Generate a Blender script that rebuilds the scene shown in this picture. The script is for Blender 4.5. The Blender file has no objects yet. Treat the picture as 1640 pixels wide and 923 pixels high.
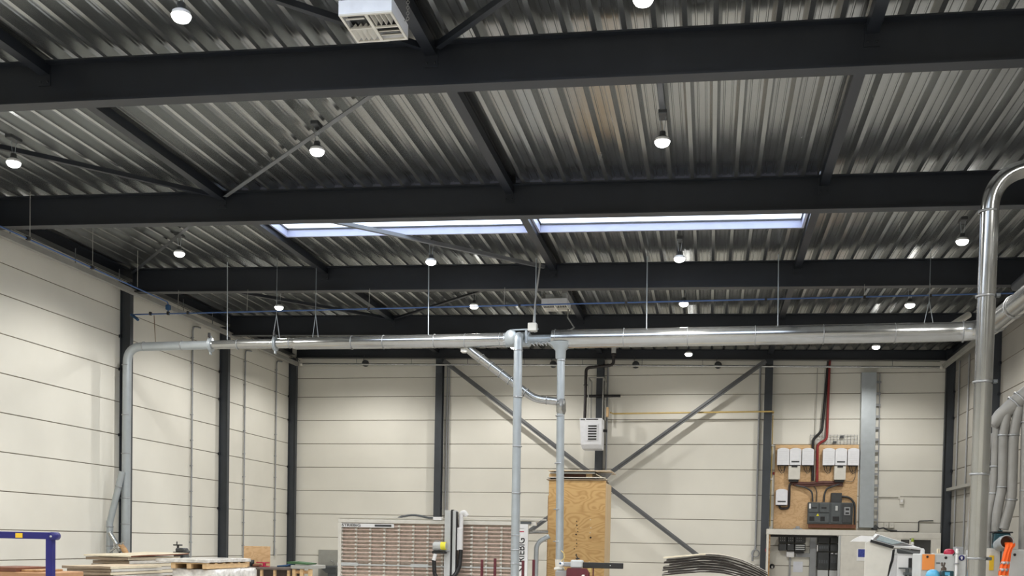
import bpy, math, random
from mathutils import Vector, Matrix
random.seed(7)
SC = bpy.context.scene
COL = SC.collection
V = Vector
PI = math.pi

# ------------------------------------------------------------------ helpers
class MB:
    """collects geometry (world coordinates) for one mesh object"""
    def __init__(s):
        s.v, s.f, s.m, s.s = [], [], [], []
    def add(s, vs, fs, mat=0, smooth=False):
        b = len(s.v)
        s.v += [V(p) for p in vs]
        for f in fs:
            s.f.append([i + b for i in f]); s.m.append(mat); s.s.append(smooth)
        return s
    def box(s, x0, x1, y0, y1, z0, z1, mat=0):
        vs = [(x0,y0,z0),(x1,y0,z0),(x1,y1,z0),(x0,y1,z0),(x0,y0,z1),(x1,y0,z1),(x1,y1,z1),(x0,y1,z1)]
        return s.add(vs, [(0,3,2,1),(4,5,6,7),(0,1,5,4),(1,2,6,5),(2,3,7,6),(3,0,4,7)], mat)
    def cbox(s, x0, x1, y0, y1, z0, z1, c=.01, mat=0):
        """box with chamfered edges"""
        c = min(c, (x1-x0)*.45, (y1-y0)*.45, (z1-z0)*.45)
        vs, idx = [], {}
        X, Y, Z = (x0,x1), (y0,y1), (z0,z1)
        for i in (0,1):
            for j in (0,1):
                for k in (0,1):
                    sx, sy, sz = 1-2*i, 1-2*j, 1-2*k
                    for a in range(3):
                        p = [X[i], Y[j], Z[k]]
                        for b, sg in enumerate((sx,sy,sz)):
                            if b != a: p[b] += sg*c
                        idx[(i,j,k,a)] = len(vs); vs.append(p)
        I = idx; fs = []
        for i in (0,1):
            fs.append([I[(i,0,0,0)],I[(i,1,0,0)],I[(i,1,1,0)],I[(i,0,1,0)]])
            fs.append([I[(0,i,0,1)],I[(1,i,0,1)],I[(1,i,1,1)],I[(0,i,1,1)]])
            fs.append([I[(0,0,i,2)],I[(1,0,i,2)],I[(1,1,i,2)],I[(0,1,i,2)]])
        for j in (0,1):
            for k in (0,1):
                fs.append([I[(0,j,k,1)],I[(1,j,k,1)],I[(1,j,k,2)],I[(0,j,k,2)]])
                fs.append([I[(j,0,k,0)],I[(j,1,k,0)],I[(j,1,k,2)],I[(j,0,k,2)]])
                fs.append([I[(j,k,0,0)],I[(j,k,1,0)],I[(j,k,1,1)],I[(j,k,0,1)]])
        for i in (0,1):
            for j in (0,1):
                for k in (0,1):
                    fs.append([I[(i,j,k,0)],I[(i,j,k,1)],I[(i,j,k,2)]])
        ctr = V(((x0+x1)/2,(y0+y1)/2,(z0+z1)/2)); out = []
        for f in fs:
            ps = [V(vs[i]) for i in f]
            n = (ps[1]-ps[0]).cross(ps[2]-ps[0])
            cc = sum(ps, V())/len(ps)
            out.append(f if n.dot(cc-ctr) > 0 else f[::-1])
        return s.add(vs, out, mat)
    def bar(s, p0, p1, w, h, up=(0,0,1), mat=0):
        """rectangular bar along p0-p1, w across, h along up"""
        p0, p1 = V(p0), V(p1); d = (p1-p0).normalized(); u = V(up)
        sd = d.cross(u)
        if sd.length < 1e-6: sd = d.cross(V((1,0,0)))
        sd.normalize(); u = sd.cross(d).normalized()
        a, b = sd*w/2, u*h/2
        vs = [p0-a-b,p0+a-b,p0+a+b,p0-a+b,p1-a-b,p1+a-b,p1+a+b,p1-a+b]
        return s.add(vs, [(0,3,2,1)[::-1],(4,5,6,7)[::-1],(0,1,5,4)[::-1],(1,2,6,5)[::-1],(2,3,7,6)[::-1],(3,0,4,7)[::-1]], mat)
    def ibeam(s, p0, p1, h, w, tf, tw, up=(0,0,1), mat=0):
        """I section, h along up; p0-p1 is the section centre line"""
        p0, p1 = V(p0), V(p1); d = (p1-p0).normalized(); u = V(up)
        sd = d.cross(u).normalized(); u = sd.cross(d).normalized()
        o = u*(h/2-tf/2)
        s.bar(p0-o, p1-o, w, tf, u, mat); s.bar(p0+o, p1+o, w, tf, u, mat)
        s.bar(p0, p1, tw, h-2*tf, u, mat)
        return s
    def tube(s, pts, r, n=14, caps=True, mat=0, smooth=True):
        pts = [V(p) for p in pts]
        k = len(pts); rs = r if isinstance(r, (list, tuple)) else [r]*k
        t = []
        for i in range(k):
            a = pts[min(i+1,k-1)] - pts[max(i-1,0)]
            t.append(a.normalized())
        ref = V((0,0,1)) if abs(t[0].z) < .9 else V((1,0,0))
        u = t[0].cross(ref).normalized(); vs, fs = [], []
        for i in range(k):
            u = (u - t[i]*u.dot(t[i])).normalized(); w = t[i].cross(u)
            for j in range(n):
                a = 2*PI*j/n
                vs.append(pts[i] + (u*math.cos(a) + w*math.sin(a))*rs[i])
        for i in range(k-1):
            for j in range(n):
                fs.append((i*n+j, i*n+(j+1)%n, (i+1)*n+(j+1)%n, (i+1)*n+j))
        s.add(vs, fs, mat, smooth)
        if caps:
            s.add(vs[:n], [tuple(range(n))[::-1]], mat); s.add(vs[-n:], [tuple(range(n))], mat)
        return s
    def lathe(s, prof, loc, axis=(0,0,1), n=20, mat=0, smooth=True):
        ax = V(axis).normalized(); ref = V((0,0,1)) if abs(ax.z) < .9 else V((1,0,0))
        u = ax.cross(ref).normalized(); w = ax.cross(u); loc = V(loc)
        vs, fs = [], []
        for r, z in prof:
            for j in range(n):
                a = 2*PI*j/n
                vs.append(loc + ax*z + (u*math.cos(a)+w*math.sin(a))*r)
        for i in range(len(prof)-1):
            for j in range(n):
                fs.append((i*n+j, i*n+(j+1)%n, (i+1)*n+(j+1)%n, (i+1)*n+j))
        return s.add(vs, fs, mat, smooth)
    def torus(s, c, axis, R, r, n=20, m=8, mat=0, sq=(1,1)):
        ax = V(axis).normalized(); ref = V((0,0,1)) if abs(ax.z) < .9 else V((1,0,0))
        u = ax.cross(ref).normalized(); w = ax.cross(u); c = V(c); vs, fs = [], []
        for i in range(n):
            a = 2*PI*i/n; d = u*math.cos(a)*sq[0] + w*math.sin(a)*sq[1]; dn = d.normalized()
            for j in range(m):
                b = 2*PI*j/m
                vs.append(c + d*R + dn*r*math.cos(b) + ax*r*math.sin(b))
        for i in range(n):
            for j in range(m):
                fs.append((i*m+j, ((i+1)%n)*m+j, ((i+1)%n)*m+(j+1)%m, i*m+(j+1)%m))
        return s.add(vs, fs, mat, True)
    def prism(s, poly, a0, a1, plane='xz', mat=0):
        """polygon in a plane, extruded along the third axis"""
        n = len(poly)
        def P(p, a):
            return {'xz': (p[0],a,p[1]), 'xy': (p[0],p[1],a), 'yz': (a,p[0],p[1])}[plane]
        vs = [P(p,a0) for p in poly] + [P(p,a1) for p in poly]
        fs = [tuple(range(n)), tuple(range(n,2*n))[::-1]] + [(i,(i+1)%n,n+(i+1)%n,n+i)[::-1] for i in range(n)]
        return s.add(vs, fs, mat)
    def hull8(s, bot, top, mat=0):
        vs = list(bot)+list(top)
        return s.add(vs, [(0,3,2,1),(4,5,6,7),(0,1,5,4),(1,2,6,5),(2,3,7,6),(3,0,4,7)], mat)

def bend(pts, rad=.2, n=6):
    """polyline with its inner corners rounded"""
    pts = [V(p) for p in pts]; out = [pts[0]]
    for i in range(1, len(pts)-1):
        a, b, c = pts[i-1], pts[i], pts[i+1]
        da, dc = (a-b), (c-b)
        l = min(rad, da.length*.48, dc.length*.48)
        p, q = b+da.normalized()*l, b+dc.normalized()*l
        for k in range(n+1):
            t = k/n
            out.append(p*(1-t)**2 + b*2*t*(1-t) + q*t*t)
    out.append(pts[-1]); return out

def mesh_of(name, mb, mats, origin):
    me = bpy.data.meshes.new(name)
    me.from_pydata([p-origin for p in mb.v], [], mb.f)
    for m in (mats if isinstance(mats, (list,tuple)) else [mats]): me.materials.append(m)
    me.polygons.foreach_set('material_index', mb.m)
    me.polygons.foreach_set('use_smooth', mb.s)
    me.update(); return me
def root_of(o):
    while o.parent: o = o.parent
    return o
def part(name, mb, mats, parent, label=None):
    org = root_of(parent).location
    o = bpy.data.objects.new(name, mesh_of(name, mb, mats, org)); COL.objects.link(o); o.parent = parent
    if label: o['label'] = label
    return o
def tag(o, label, cat, group=None):
    o['label'] = label; o['category'] = cat
    if group: o['group'] = group
    return o
def thing(name, label, cat, loc=(0,0,0), group=None):
    o = bpy.data.objects.new(name, None); COL.objects.link(o); o.location = V(loc); o.empty_display_size = .2
    return tag(o, label, cat, group)
def solo(name, mb, mats, label, cat, group=None):
    lo = V([min(p[i] for p in mb.v) for i in range(3)]); hi = V([max(p[i] for p in mb.v) for i in range(3)])
    org = V(((lo.x+hi.x)/2, (lo.y+hi.y)/2, lo.z))
    o = bpy.data.objects.new(name, mesh_of(name, mb, mats, org)); COL.objects.link(o); o.location = org
    return tag(o, label, cat, group)
def struct(name, mb, mats, label=None):
    o = bpy.data.objects.new(name, mesh_of(name, mb, mats, V((0,0,0)))); COL.objects.link(o); o['kind'] = 'structure'
    if label: o['label'] = label
    return o
def copy_tree(o, delta, label=None, parent=None):
    c = o.copy(); COL.objects.link(c)
    if parent is None:
        c.location = o.location + V(delta)
        if label: c['label'] = label
    else: c.parent = parent
    for ch in list(o.children): copy_tree(ch, delta, None, c)
    return c
def text_part(name, s, mat, parent, mtx, size, depth=.004, align='CENTER', shear=0):
    cu = bpy.data.curves.new(name, 'FONT'); cu.body = s; cu.size = size; cu.extrude = depth
    cu.align_x = align; cu.align_y = 'CENTER'; cu.offset = size*.012
    t = bpy.data.objects.new(name+'_tmp', cu); COL.objects.link(t)
    bpy.context.view_layer.update()
    me = bpy.data.meshes.new_from_object(t.evaluated_get(bpy.context.evaluated_depsgraph_get()))
    bpy.data.objects.remove(t); me.name = name
    me.transform(Matrix.Translation(-root_of(parent).location) @ mtx)
    me.materials.clear(); me.materials.append(mat)
    o = bpy.data.objects.new(name, me); COL.objects.link(o); o.parent = parent
    return o
FACE_Y = Matrix.Rotation(PI/2, 4, 'X')      # text lying in XZ, read from -Y

# ------------------------------------------------------------------ materials
def M(name, col, rough=.6, metal=0., var=.08, scale=5., bump=0., stretch=(1,1,1), rvar=0., spec=.5):
    m = bpy.data.materials.new(name); m.use_nodes = True
    nt = m.node_tree; N = nt.nodes; L = nt.links; b = N['Principled BSDF']
    b.inputs['Roughness'].default_value = rough; b.inputs['Metallic'].default_value = metal
    b.inputs['Specular IOR Level'].default_value = spec
    tc = N.new('ShaderNodeTexCoord'); mp = N.new('ShaderNodeMapping'); mp.inputs['Scale'].default_value = stretch
    nz = N.new('ShaderNodeTexNoise'); nz.inputs['Scale'].default_value = scale; nz.inputs['Detail'].default_value = 5
    L.new(tc.outputs['Object'], mp.inputs['Vector']); L.new(mp.outputs['Vector'], nz.inputs['Vector'])
    cr = N.new('ShaderNodeValToRGB')
    lo = [max(0, c*(1-var)) for c in col]; hi = [min(1, c*(1+var)) for c in col]
    cr.color_ramp.elements[0].position = .3; cr.color_ramp.elements[1].position = .7
    cr.color_ramp.elements[0].color = (*lo, 1); cr.color_ramp.elements[1].color = (*hi, 1)
    L.new(nz.outputs['Fac'], cr.inputs['Fac']); L.new(cr.outputs['Color'], b.inputs['Base Color'])
    if rvar:
        mr = N.new('ShaderNodeMapRange'); mr.inputs['To Min'].default_value = rough-rvar; mr.inputs['To Max'].default_value = rough+rvar
        L.new(nz.outputs['Fac'], mr.inputs['Value']); L.new(mr.outputs['Result'], b.inputs['Roughness'])
    if bump:
        bp = N.new('ShaderNodeBump'); bp.inputs['Strength'].default_value = bump; bp.inputs['Distance'].default_value = .02
        L.new(nz.outputs['Fac'], bp.inputs['Height']); L.new(bp.outputs['Normal'], b.inputs['Normal'])
    return m
def plywood(name, c0, c1, scale, stretch, dist=6.):
    m = M(name, c0, .6); nt = m.node_tree; N = nt.nodes; L = nt.links; b = N['Principled BSDF']
    tc = N.new('ShaderNodeTexCoord'); mp = N.new('ShaderNodeMapping'); mp.inputs['Scale'].default_value = stretch
    w = N.new('ShaderNodeTexNoise'); w.inputs['Scale'].default_value = scale; w.inputs['Detail'].default_value = 1.5
    w.inputs['Distortion'].default_value = .4
    mu = N.new('ShaderNodeMath'); mu.operation = 'MULTIPLY'; mu.inputs[1].default_value = dist
    fr = N.new('ShaderNodeMath'); fr.operation = 'PINGPONG'; fr.inputs[1].default_value = .5
    cr = N.new('ShaderNodeValToRGB'); cr.color_ramp.elements[0].color = (*c1,1); cr.color_ramp.elements[1].color = (*c0,1)
    cr.color_ramp.elements[0].position = .0; cr.color_ramp.elements[1].position = .33
    L.new(tc.outputs['Object'], mp.inputs['Vector']); L.new(mp.outputs['Vector'], w.inputs['Vector'])
    L.new(w.outputs['Fac'], mu.inputs[0]); L.new(mu.outputs[0], fr.inputs[0]); L.new(fr.outputs[0], cr.inputs['Fac'])
    L.new(cr.outputs['Color'], b.inputs['Base Color'])
    return m
def emitter(name, col, strength):
    m = bpy.data.materials.new(name); m.use_nodes = True; N = m.node_tree.nodes; L = m.node_tree.links
    N.remove(N['Principled BSDF']); e = N.new('ShaderNodeEmission')
    e.inputs['Color'].default_value = (*col,1); e.inputs['Strength'].default_value = strength
    L.new(e.outputs[0], N['Material Output'].inputs['Surface']); return m

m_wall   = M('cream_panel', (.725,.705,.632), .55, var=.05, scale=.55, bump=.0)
m_wallr  = M('shaded_cream_panel', (.33,.315,.28), .6, var=.05, scale=.55)  # right wall: cream panels darkened, its weaker light put into the colour
m_joint  = M('panel_joint', (.20,.175,.14), .9, var=.1)
m_floor  = M('concrete_floor', (.52,.51,.49), .5, var=.15, scale=.8)
m_deck   = M('galvanised_deck', (.45,.465,.465), .25, metal=.94, var=.07, scale=1.6, stretch=(3,.6,3), rvar=.05)
m_steel  = M('anthracite_steel', (.011,.014,.020), .45, var=.12, scale=3)
m_steel2 = M('anthracite_column_steel', (.040,.046,.054), .5, var=.12, scale=3)
m_brace  = M('grey_painted_steel', (.13,.135,.14), .55, var=.12, scale=4)
m_rail   = M('grey_rail_steel', (.33,.325,.30), .5, metal=.2, var=.1, scale=3)
m_galv   = M('galvanised_duct', (.43,.435,.425), .19, metal=.9, var=.04, scale=5, rvar=.04)
m_galvd  = M('dull_galvanised_pipe', (.40,.435,.455), .42, metal=.5, var=.05, scale=5, rvar=.04)
m_galvg  = M('weathered_grey_pipe', (.27,.265,.25), .5, metal=.3, var=.12, scale=4, rvar=.06)
m_ring   = M('duct_ring_steel', (.35,.36,.37), .35, metal=.7, var=.1)
m_white  = M('white_paint', (.80,.80,.80), .45, var=.03)
m_whiteb = M('cool_white_casing', (.76,.77,.80), .4, var=.04, scale=9)
m_offw   = M('off_white_paint', (.66,.64,.58), .5, var=.06)
m_black  = M('black_plastic', (.012,.012,.013), .5, var=.2)
m_flue   = M('black_flue', (.025,.02,.02), .45, var=.2)
m_dgrey  = M('dark_grey_plastic', (.085,.095,.10), .45, var=.12, scale=7)
m_vdgrey = M('charcoal_plastic', (.045,.048,.05), .5, var=.15, scale=7)
m_mgrey  = M('mid_grey_paint', (.30,.31,.32), .5, var=.08)
m_lgrey  = M('light_grey_paint', (.50,.515,.51), .5, var=.05, scale=4)
m_sgrey  = M('splashback_grey', (.33,.33,.30), .45, var=.06)
m_blue   = M('cobalt_blue_paint', (.010,.010,.15), .4, var=.1)
m_airb   = M('blue_air_line', (.045,.105,.27), .35, var=.06)
m_yellow = M('yellow_sticker', (.85,.55,.03), .5, var=.05)
m_ygas   = M('yellow_gas_pipe', (.55,.40,.14), .5, var=.08)
m_red    = M('maroon_paint', (.10,.012,.02), .45, var=.12)
m_redc   = M('red_cable', (.24,.02,.02), .5, var=.1)
m_redb   = M('bright_red_plastic', (.42,.01,.05), .45, var=.08)
m_orange = M('orange_paper', (.85,.30,.07), .6, var=.04)
m_vest   = M('hi_vis_orange', (1.0,.14,.015), .7, var=.06, scale=14)
m_reflec = M('silver_reflective_tape', (.45,.45,.45), .35, metal=.3, var=.08)
m_teal   = M('teal_plastic', (.008,.055,.075), .45, var=.1)
m_cyan   = M('sky_blue_plastic', (.10,.44,.72), .35, var=.08)
m_glass  = M('dark_pane', (.07,.07,.068), .12, var=.1)
m_bglass = M('blue_tinted_pane', (.16,.29,.36), .15, var=.08)
m_ply    = plywood('figured_plywood', (.54,.345,.14), (.42,.245,.085), .85, (1.0,1.0,2.6), 14)
m_plyp   = M('pale_plywood_side', (.62,.46,.27), .6, var=.08, scale=3, stretch=(1,1,.3))
m_osb    = plywood('osb_board', (.62,.41,.22), (.53,.33,.16), 3.0, (1,1,1.6), 6)
m_plyw2  = plywood('brown_plywood', (.50,.30,.14), (.30,.16,.06), 4.0, (1,1,1.5), 5)
m_timber = M('pine_timber', (.62,.42,.22), .6, var=.15, scale=6, stretch=(1,1,4))
m_board  = M('grey_white_board', (.60,.575,.52), .6, var=.10, scale=5)
m_boardb = M('brown_and_shaded_board', (.25,.19,.13), .6, var=.12, scale=4)  # brown board; the stack fronts have their shade in this colour
m_boardt = M('board_tan_top', (.60,.48,.34), .55, var=.1, scale=3)
m_wrap   = M('plastic_wrap', (.62,.60,.56), .22, var=.22, scale=9, bump=.6, spec=.8)
m_dwood  = M('dark_wood_top', (.11,.085,.07), .5, var=.2, scale=5)
m_card   = M('brown_cardboard', (.44,.24,.12), .7, var=.1)
m_cardd  = M('dark_brown_board', (.17,.06,.03), .6, var=.15)
m_slat   = M('weathered_wood_slat', (.62,.47,.40), .65, var=.14, scale=10)
m_slatb  = M('dusty_rear_board', (.50,.42,.35), .8, var=.18, scale=8)
m_sheet  = M('dark_laminate_sheet', (.028,.02,.016), .45, var=.3, scale=6)
m_sheett = M('pale_sheet_face', (.72,.64,.48), .55, var=.08)
m_copper = M('brown_cable', (.10,.035,.025), .5, var=.2)
m_paper  = M('paper', (.72,.74,.80), .7, var=.05)
m_blued  = M('print_blue', (.04,.06,.30), .5, var=.5, scale=30)
m_green  = M('green_cloth', (.05,.12,.05), .8, var=.2)
m_bluec  = M('blue_cloth', (.02,.07,.16), .8, var=.2)
m_lav    = M('skylight_white_frame', (.40,.42,.55), .4, var=.04)
m_lens   = emitter('lamp_lens_glow', (1.0,.975,.93), 14)

m_opal = bpy.data.materials.new('opal_glazing'); m_opal.use_nodes = True
_n = m_opal.node_tree; _n.nodes.remove(_n.nodes['Principled BSDF'])
_t = _n.nodes.new('ShaderNodeBsdfTranslucent'); _t.inputs['Color'].default_value = (.93,.96,1,1)
_tr = _n.nodes.new('ShaderNodeBsdfTransparent'); _mx = _n.nodes.new('ShaderNodeMixShader'); _mx.inputs[0].default_value = .35
_nz = _n.nodes.new('ShaderNodeTexNoise'); _nz.inputs['Scale'].default_value = 2
_mr = _n.nodes.new('ShaderNodeMapRange'); _mr.inputs['To Min'].default_value = .3; _mr.inputs['To Max'].default_value = .4
_n.links.new(_nz.outputs['Fac'], _mr.inputs['Value']); _n.links.new(_mr.outputs['Result'], _mx.inputs[0])
_n.links.new(_t.outputs[0], _mx.inputs[1]); _n.links.new(_tr.outputs[0], _mx.inputs[2])
_n.links.new(_mx.outputs[0], _n.nodes['Material Output'].inputs['Surface'])

# ------------------------------------------------------------------ measures of the hall
XL, XR, YB, YF = -16.08, 8.15, 38.83, -7.0
SL = -.0168                                   # fall of the roof, per metre
def zr(x, h): return h + SL*x
HB, HT = 7.99, 8.63                           # underside and top of the main beams at x = 0
BEAMS = [14.83, 20.83, 26.83, 32.83]
TIES = [-10.2, -4.08, 1.95]
JO = [9.35, 7.78, 7.065, 6.168, 5.266, 4.363, 3.4615, 2.56, 1.667, .959, .0]

# ------------------------------------------------------------------ shell
g = .011
def panel_wall(name, axis, a0, a1, pos, sgn, cuts, mw=None):
    mb = MB()
    for i in range(len(JO)-1):
        z1, z0 = JO[i]-(g if i else 0), JO[i+1]+(g if i < len(JO)-2 else 0)
        for c0, c1 in zip(cuts[:-1], cuts[1:]):
            if axis == 'y':   # panels run along x, wall faces -y
                mb.cbox(c0+g*.5, c1-g*.5, pos, pos+.12, z0, z1, .006)
            else:
                x0, x1 = (pos-.12, pos) if sgn > 0 else (pos, pos+.12)
                mb.cbox(x0, x1, c0+g*.5, c1-g*.5, z0, z1, .006)
    if axis == 'y': mb.box(a0, a1, pos+.02, pos+.2, 0, JO[0], 1)
    else:
        x0, x1 = (pos-.2, pos-.02) if sgn > 0 else (pos+.02, pos+.2)
        mb.box(x0, x1, a0, a1, 0, JO[0], 1)
    return struct(name, mb, [mw or m_wall, m_joint])
ycuts = [YF, -3.17, 2.83, 8.83, 14.83, 20.83, 26.83, 32.83, YB]
panel_wall('wall_back', 'y', XL-.2, XR+.2, YB, -1, [XL, -10.1, -4.06, 1.92, XR])
panel_wall('wall_left', 'x', YF, YB+.2, XL, 1, ycuts)
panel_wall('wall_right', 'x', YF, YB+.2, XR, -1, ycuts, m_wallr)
struct('wall_front', MB().box(XL-.2, XR+.2, YF-.2, YF, 0, JO[0]), m_wall)
struct('floor', MB().box(XL-.2, XR+.2, YF-.2, YB+.2, -.2, 0), m_floor)

# corrugated roof deck, one continuous sheet with the rooflight opening left out
SKX0, SKX1, SKY0, SKY1 = -10.07, 1.84, 21.02, 23.90
prof = [(-.035,0),(.035,0),(.085,.15),(.125,.15),(.135,.166),(.15,.166),(.16,.15),(.25,.15),(.26,.166),(.275,.166),(.285,.15),(.325,.15),(.375,0)]
def deck_pts(xa, xb):
    pts = []; k0 = int((xa+.5)/.41)-2
    k = k0
    while -.5+.41*k < xb+.5:
        pts += [(-.5+.41*k+px, pz) for px, pz in prof[:-1]]; k += 1
    out = []
    for (x0,z0),(x1,z1) in zip(pts[:-1], pts[1:]):
        if x1 <= xa or x0 >= xb: continue
        f = lambda x: z0 + (z1-z0)*(x-x0)/(x1-x0)
        a, b = max(x0,xa), min(x1,xb)
        if not out: out.append((a, f(a)))
        out.append((b, f(b)))
    return out
mb = MB()
def deck(xa, xb, ya, yb):
    p = deck_pts(xa, xb); n = len(p)
    vs = [(x, ya, zr(x,HT)+z+.002) for x,z in p] + [(x, yb, zr(x,HT)+z+.002) for x,z in p]
    mb.add(vs, [(i, n+i, n+i+1, i+1) for i in range(n-1)])
deck(XL-.1, XR+.1, YF-.1, 8.95); deck(XL-.1, SKX0, 8.95, 11.85); deck(SKX1, XR+.1, 8.95, 11.85); deck(XL-.1, XR+.1, 11.85, SKY0); deck(XL-.1, XR+.1, SKY1, YB+.1)
deck(XL-.1, SKX0, SKY0, SKY1); deck(SKX1, XR+.1, SKY0, SKY1)
struct('ceiling', mb, m_deck)

# ------------------------------------------------------------------ roof steel
bl = ['nearest dark steel roof beam, running right across the top of the photo',
      'second dark steel roof beam, directly in front of the bright skylight',
      'third dark steel roof beam, behind the skylight and above the blue air line',
      'fourth dark steel roof beam, just above the long silver duct']
for y, l in zip(BEAMS, bl):
    t = thing('roof_beam', l, 'beam', (0, y, zr(0,HB)), 'main roof beams')
    x0, x1 = XL+.32, XR-.32
    part('beam_profile', MB().ibeam((x0,y,zr(x0,(HB+HT)/2)), (x1,y,zr(x1,(HB+HT)/2)), HT-HB, .26, .026, .016), m_steel, t)
    w = MB()
    for tx in TIES:
        w.box(tx-.10, tx+.10, y-.022, y+.022, zr(tx,HT)-.34, zr(tx,HT)-.03)
        for dx in (-.06,.06): w.lathe([(0,-.012),(.016,-.012),(.016,0)], (tx+dx, y-.024, zr(tx,HT)-.28), (0,1,0), 8)
    part('bolt_plate', w, m_steel, t)
# end beam on the back wall posts
t = thing('end_beam', 'slim dark roof beam along the top of the back wall', 'beam', (0,38.5,8.4))
part('beam_profile', MB().ibeam((XL+.3,38.62,zr(XL+.3,8.45)), (XR-.3,38.62,zr(XR-.3,8.45)), .34, .18, .016, .01), m_steel, t)
# eaves beams along the side walls
solo('eaves_beam', MB().ibeam((XL+.16,YF,zr(XL,8.50)), (XL+.16,38.5,zr(XL,8.50)), .26, .24, .014, .01), m_steel,
     'dark steel eaves beam along the top of the left wall', 'beam')
solo('eaves_beam', MB().ibeam((XR-.16,YF,zr(XR,8.50)), (XR-.16,38.5,zr(XR,8.50)), .26, .24, .014, .01), m_steel,
     'dark steel eaves beam along the top of the right wall', 'beam')
# longitudinal ties between the beams
edges = [8.83] + BEAMS + [38.5]
where = ['in front of the nearest roof beam', 'between the nearest and second roof beams', 'between the second and third roof beams, at the skylight',
         'between the third and fourth roof beams', 'between the fourth beam and the back wall']
side = ['left-hand', 'middle', 'right-hand']
for b in range(5):
    for k, tx in enumerate(TIES):
        a = MB(); z = zr(tx, HT)-.09
        a.bar((tx, edges[b]+(.02 if b else -1), z), (tx, edges[b+1]-(.02 if b < 4 else 0), z), .165, .17)
        solo('tie_beam', a, m_steel, side[k]+' dark steel tie '+where[b], 'tie beam', 'roof tie beams')
# wind bracing in the roof plane
br = [(-10.2,8.83,-4.2,14.7,'thin dark roof brace at the top, left of the white ceiling heater'),
      (-3.95,14.7,1.95,8.83,'thin dark roof brace at the top, right of the white ceiling heater'),
      (-15.8,14.97,-10.3,20.7,'dark roof brace running down from the lamp at the left edge'),
      (-4.2,14.97,-10.08,20.7,'grey roof brace passing the lamp left of centre'),
      (-10.32,20.97,-15.7,26.7,'dark roof brace over the far left lamp, left of the skylight'),
      (-10.08,20.97,-4.3,26.7,'roof brace crossing beneath the skylight'),
      (-15.7,26.97,-10.34,32.7,'dark roof brace behind the third beam, on its left'),
      (-4.3,26.97,-10.06,32.7,'dark roof brace behind the third beam, beside the grey heater')]
for x0,y0,x1,y1,l in br:
    a = MB(); p0, p1 = V((x0,y0,zr(x0,8.50))), V((x1,y1,zr(x1,8.50)))
    a.bar(p0, p1, .085, .008); d = (p1-p0).normalized(); sd = d.cross(V((0,0,1)))*.039
    a.bar(p0+sd+V((0,0,.04)), p1+sd+V((0,0,.04)), .008, .085)
    solo('roof_brace', a, m_steel if 'dark' in l else m_brace, l, 'brace', 'roof braces')

# ------------------------------------------------------------------ columns
def wall_column(y, sx, label, top=8.55):
    x = XL+.15 if sx > 0 else XR-.15
    t = thing('steel_column', label, 'column', (x,y,0), 'side wall columns')
    part('column_profile', MB().ibeam((x,y,0), (x,y,top), .30, .17, .012, .009, (1,0,0)), m_steel2, t)
    bx = x+(.15 if sx > 0 else -.15)
    br_ = MB()
    for z in (2.56,4.363,6.168,7.065):
        br_.box(x-.14, x-.08, y-.16, y-.085, z-.05, z+.03) if sx > 0 else br_.box(x+.08, x+.14, y-.16, y-.085, z-.05, z+.03)
    part('panel_clip', br_, m_steel, t)
    return t
wall_column(26.83, 1, 'dark steel column on the left wall, behind the silver drop pipe')
wall_column(32.83, 1, 'dark steel column midway along the left wall, below the fourth beam')
wall_column(38.66, 1, 'dark steel column in the left back corner')
wall_column(38.66, -1, 'dark steel column in the right back corner')
wall_column(32.83, -1, 'dark steel column on the right wall, behind the tall silver duct')
for x, l in zip((-10.1,-4.06,1.92), ('dark steel post on the back wall, left of the pipes', 'dark steel post on the back wall, behind the white heater and plywood tower', 'dark steel post on the back wall, left of the electrical board')):
    t = thing('gable_post', l, 'column', (x,38.66,0), 'back wall posts')
    part('column_profile', MB().ibeam((x,38.66,0), (x,38.66,zr(x,8.275)), .30, .26, .012, .009, (0,1,0)), m_steel2, t)
    if x < 2:
        part('fixing_plate', MB().box(x-.12,x+.12,38.48,38.509,7.9,8.25), m_steel2, t)
# cross braces on the back wall
for (x0,z0,x1,z1,yy,l) in [(-9.9,8.32,-.05,1.0,38.42,'steel brace falling left to right across the back wall'),
                        (1.78,8.15,-7.4,1.38,38.30,'steel brace falling right to left across the back wall')]:
    a = MB(); p0, p1 = V((x0,yy,z0)), V((x1,yy,z1))
    a.bar(p0, p1, .09, .012, (0,0,1)); 
    d = (p1-p0).normalized(); n = d.cross(V((0,1,0))); 
    a.bar(p0, p1, .012, .16, (0,0,1))
    solo('wall_brace', a, m_brace, l, 'brace', 'back wall braces')

# perimeter rail
def rail(pts, label, r=.075, mat=m_rail, rnd=False, name='wall_rail'):
    a = MB()
    if rnd: a.tube(pts, r, 12)
    else: a.bar(pts[0], pts[1], r*2, r*2)
    solo(name, a, mat, label, 'rail', 'rails round the walls')
rail([(-15.70,YF,8.24),(-15.70,38.5,8.28)], 'grey square rail high along the left wall', .065)
rail([(-15.5,38.42,8.27),(7.65,38.42,7.88)], 'thin galvanised tube running high across the back wall', .04, m_galv, True)
rail([(7.74,38.45,7.92),(7.74,YF,8.10)], 'grey square rail high along the right wall', .065)
for i, x in enumerate((-15.5, 7.65)):
    solo('rail_end_stop', MB().lathe([(0,-.05),(.06,-.05),(.06,.04),(0,.04)], (x,38.42,8.27 if i == 0 else 7.88), (1,0,0), 12), m_offw,
         'pale round end stop of the back wall tube at its '+('left' if i == 0 else 'right')+' end', 'end stop')
solo('wall_girt', MB().bar((8.03,32.95,3.70),(8.03,38.5,3.70),.16,.10), m_rail, 'grey horizontal girt low on the right wall, behind the tall duct', 'girt')
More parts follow.
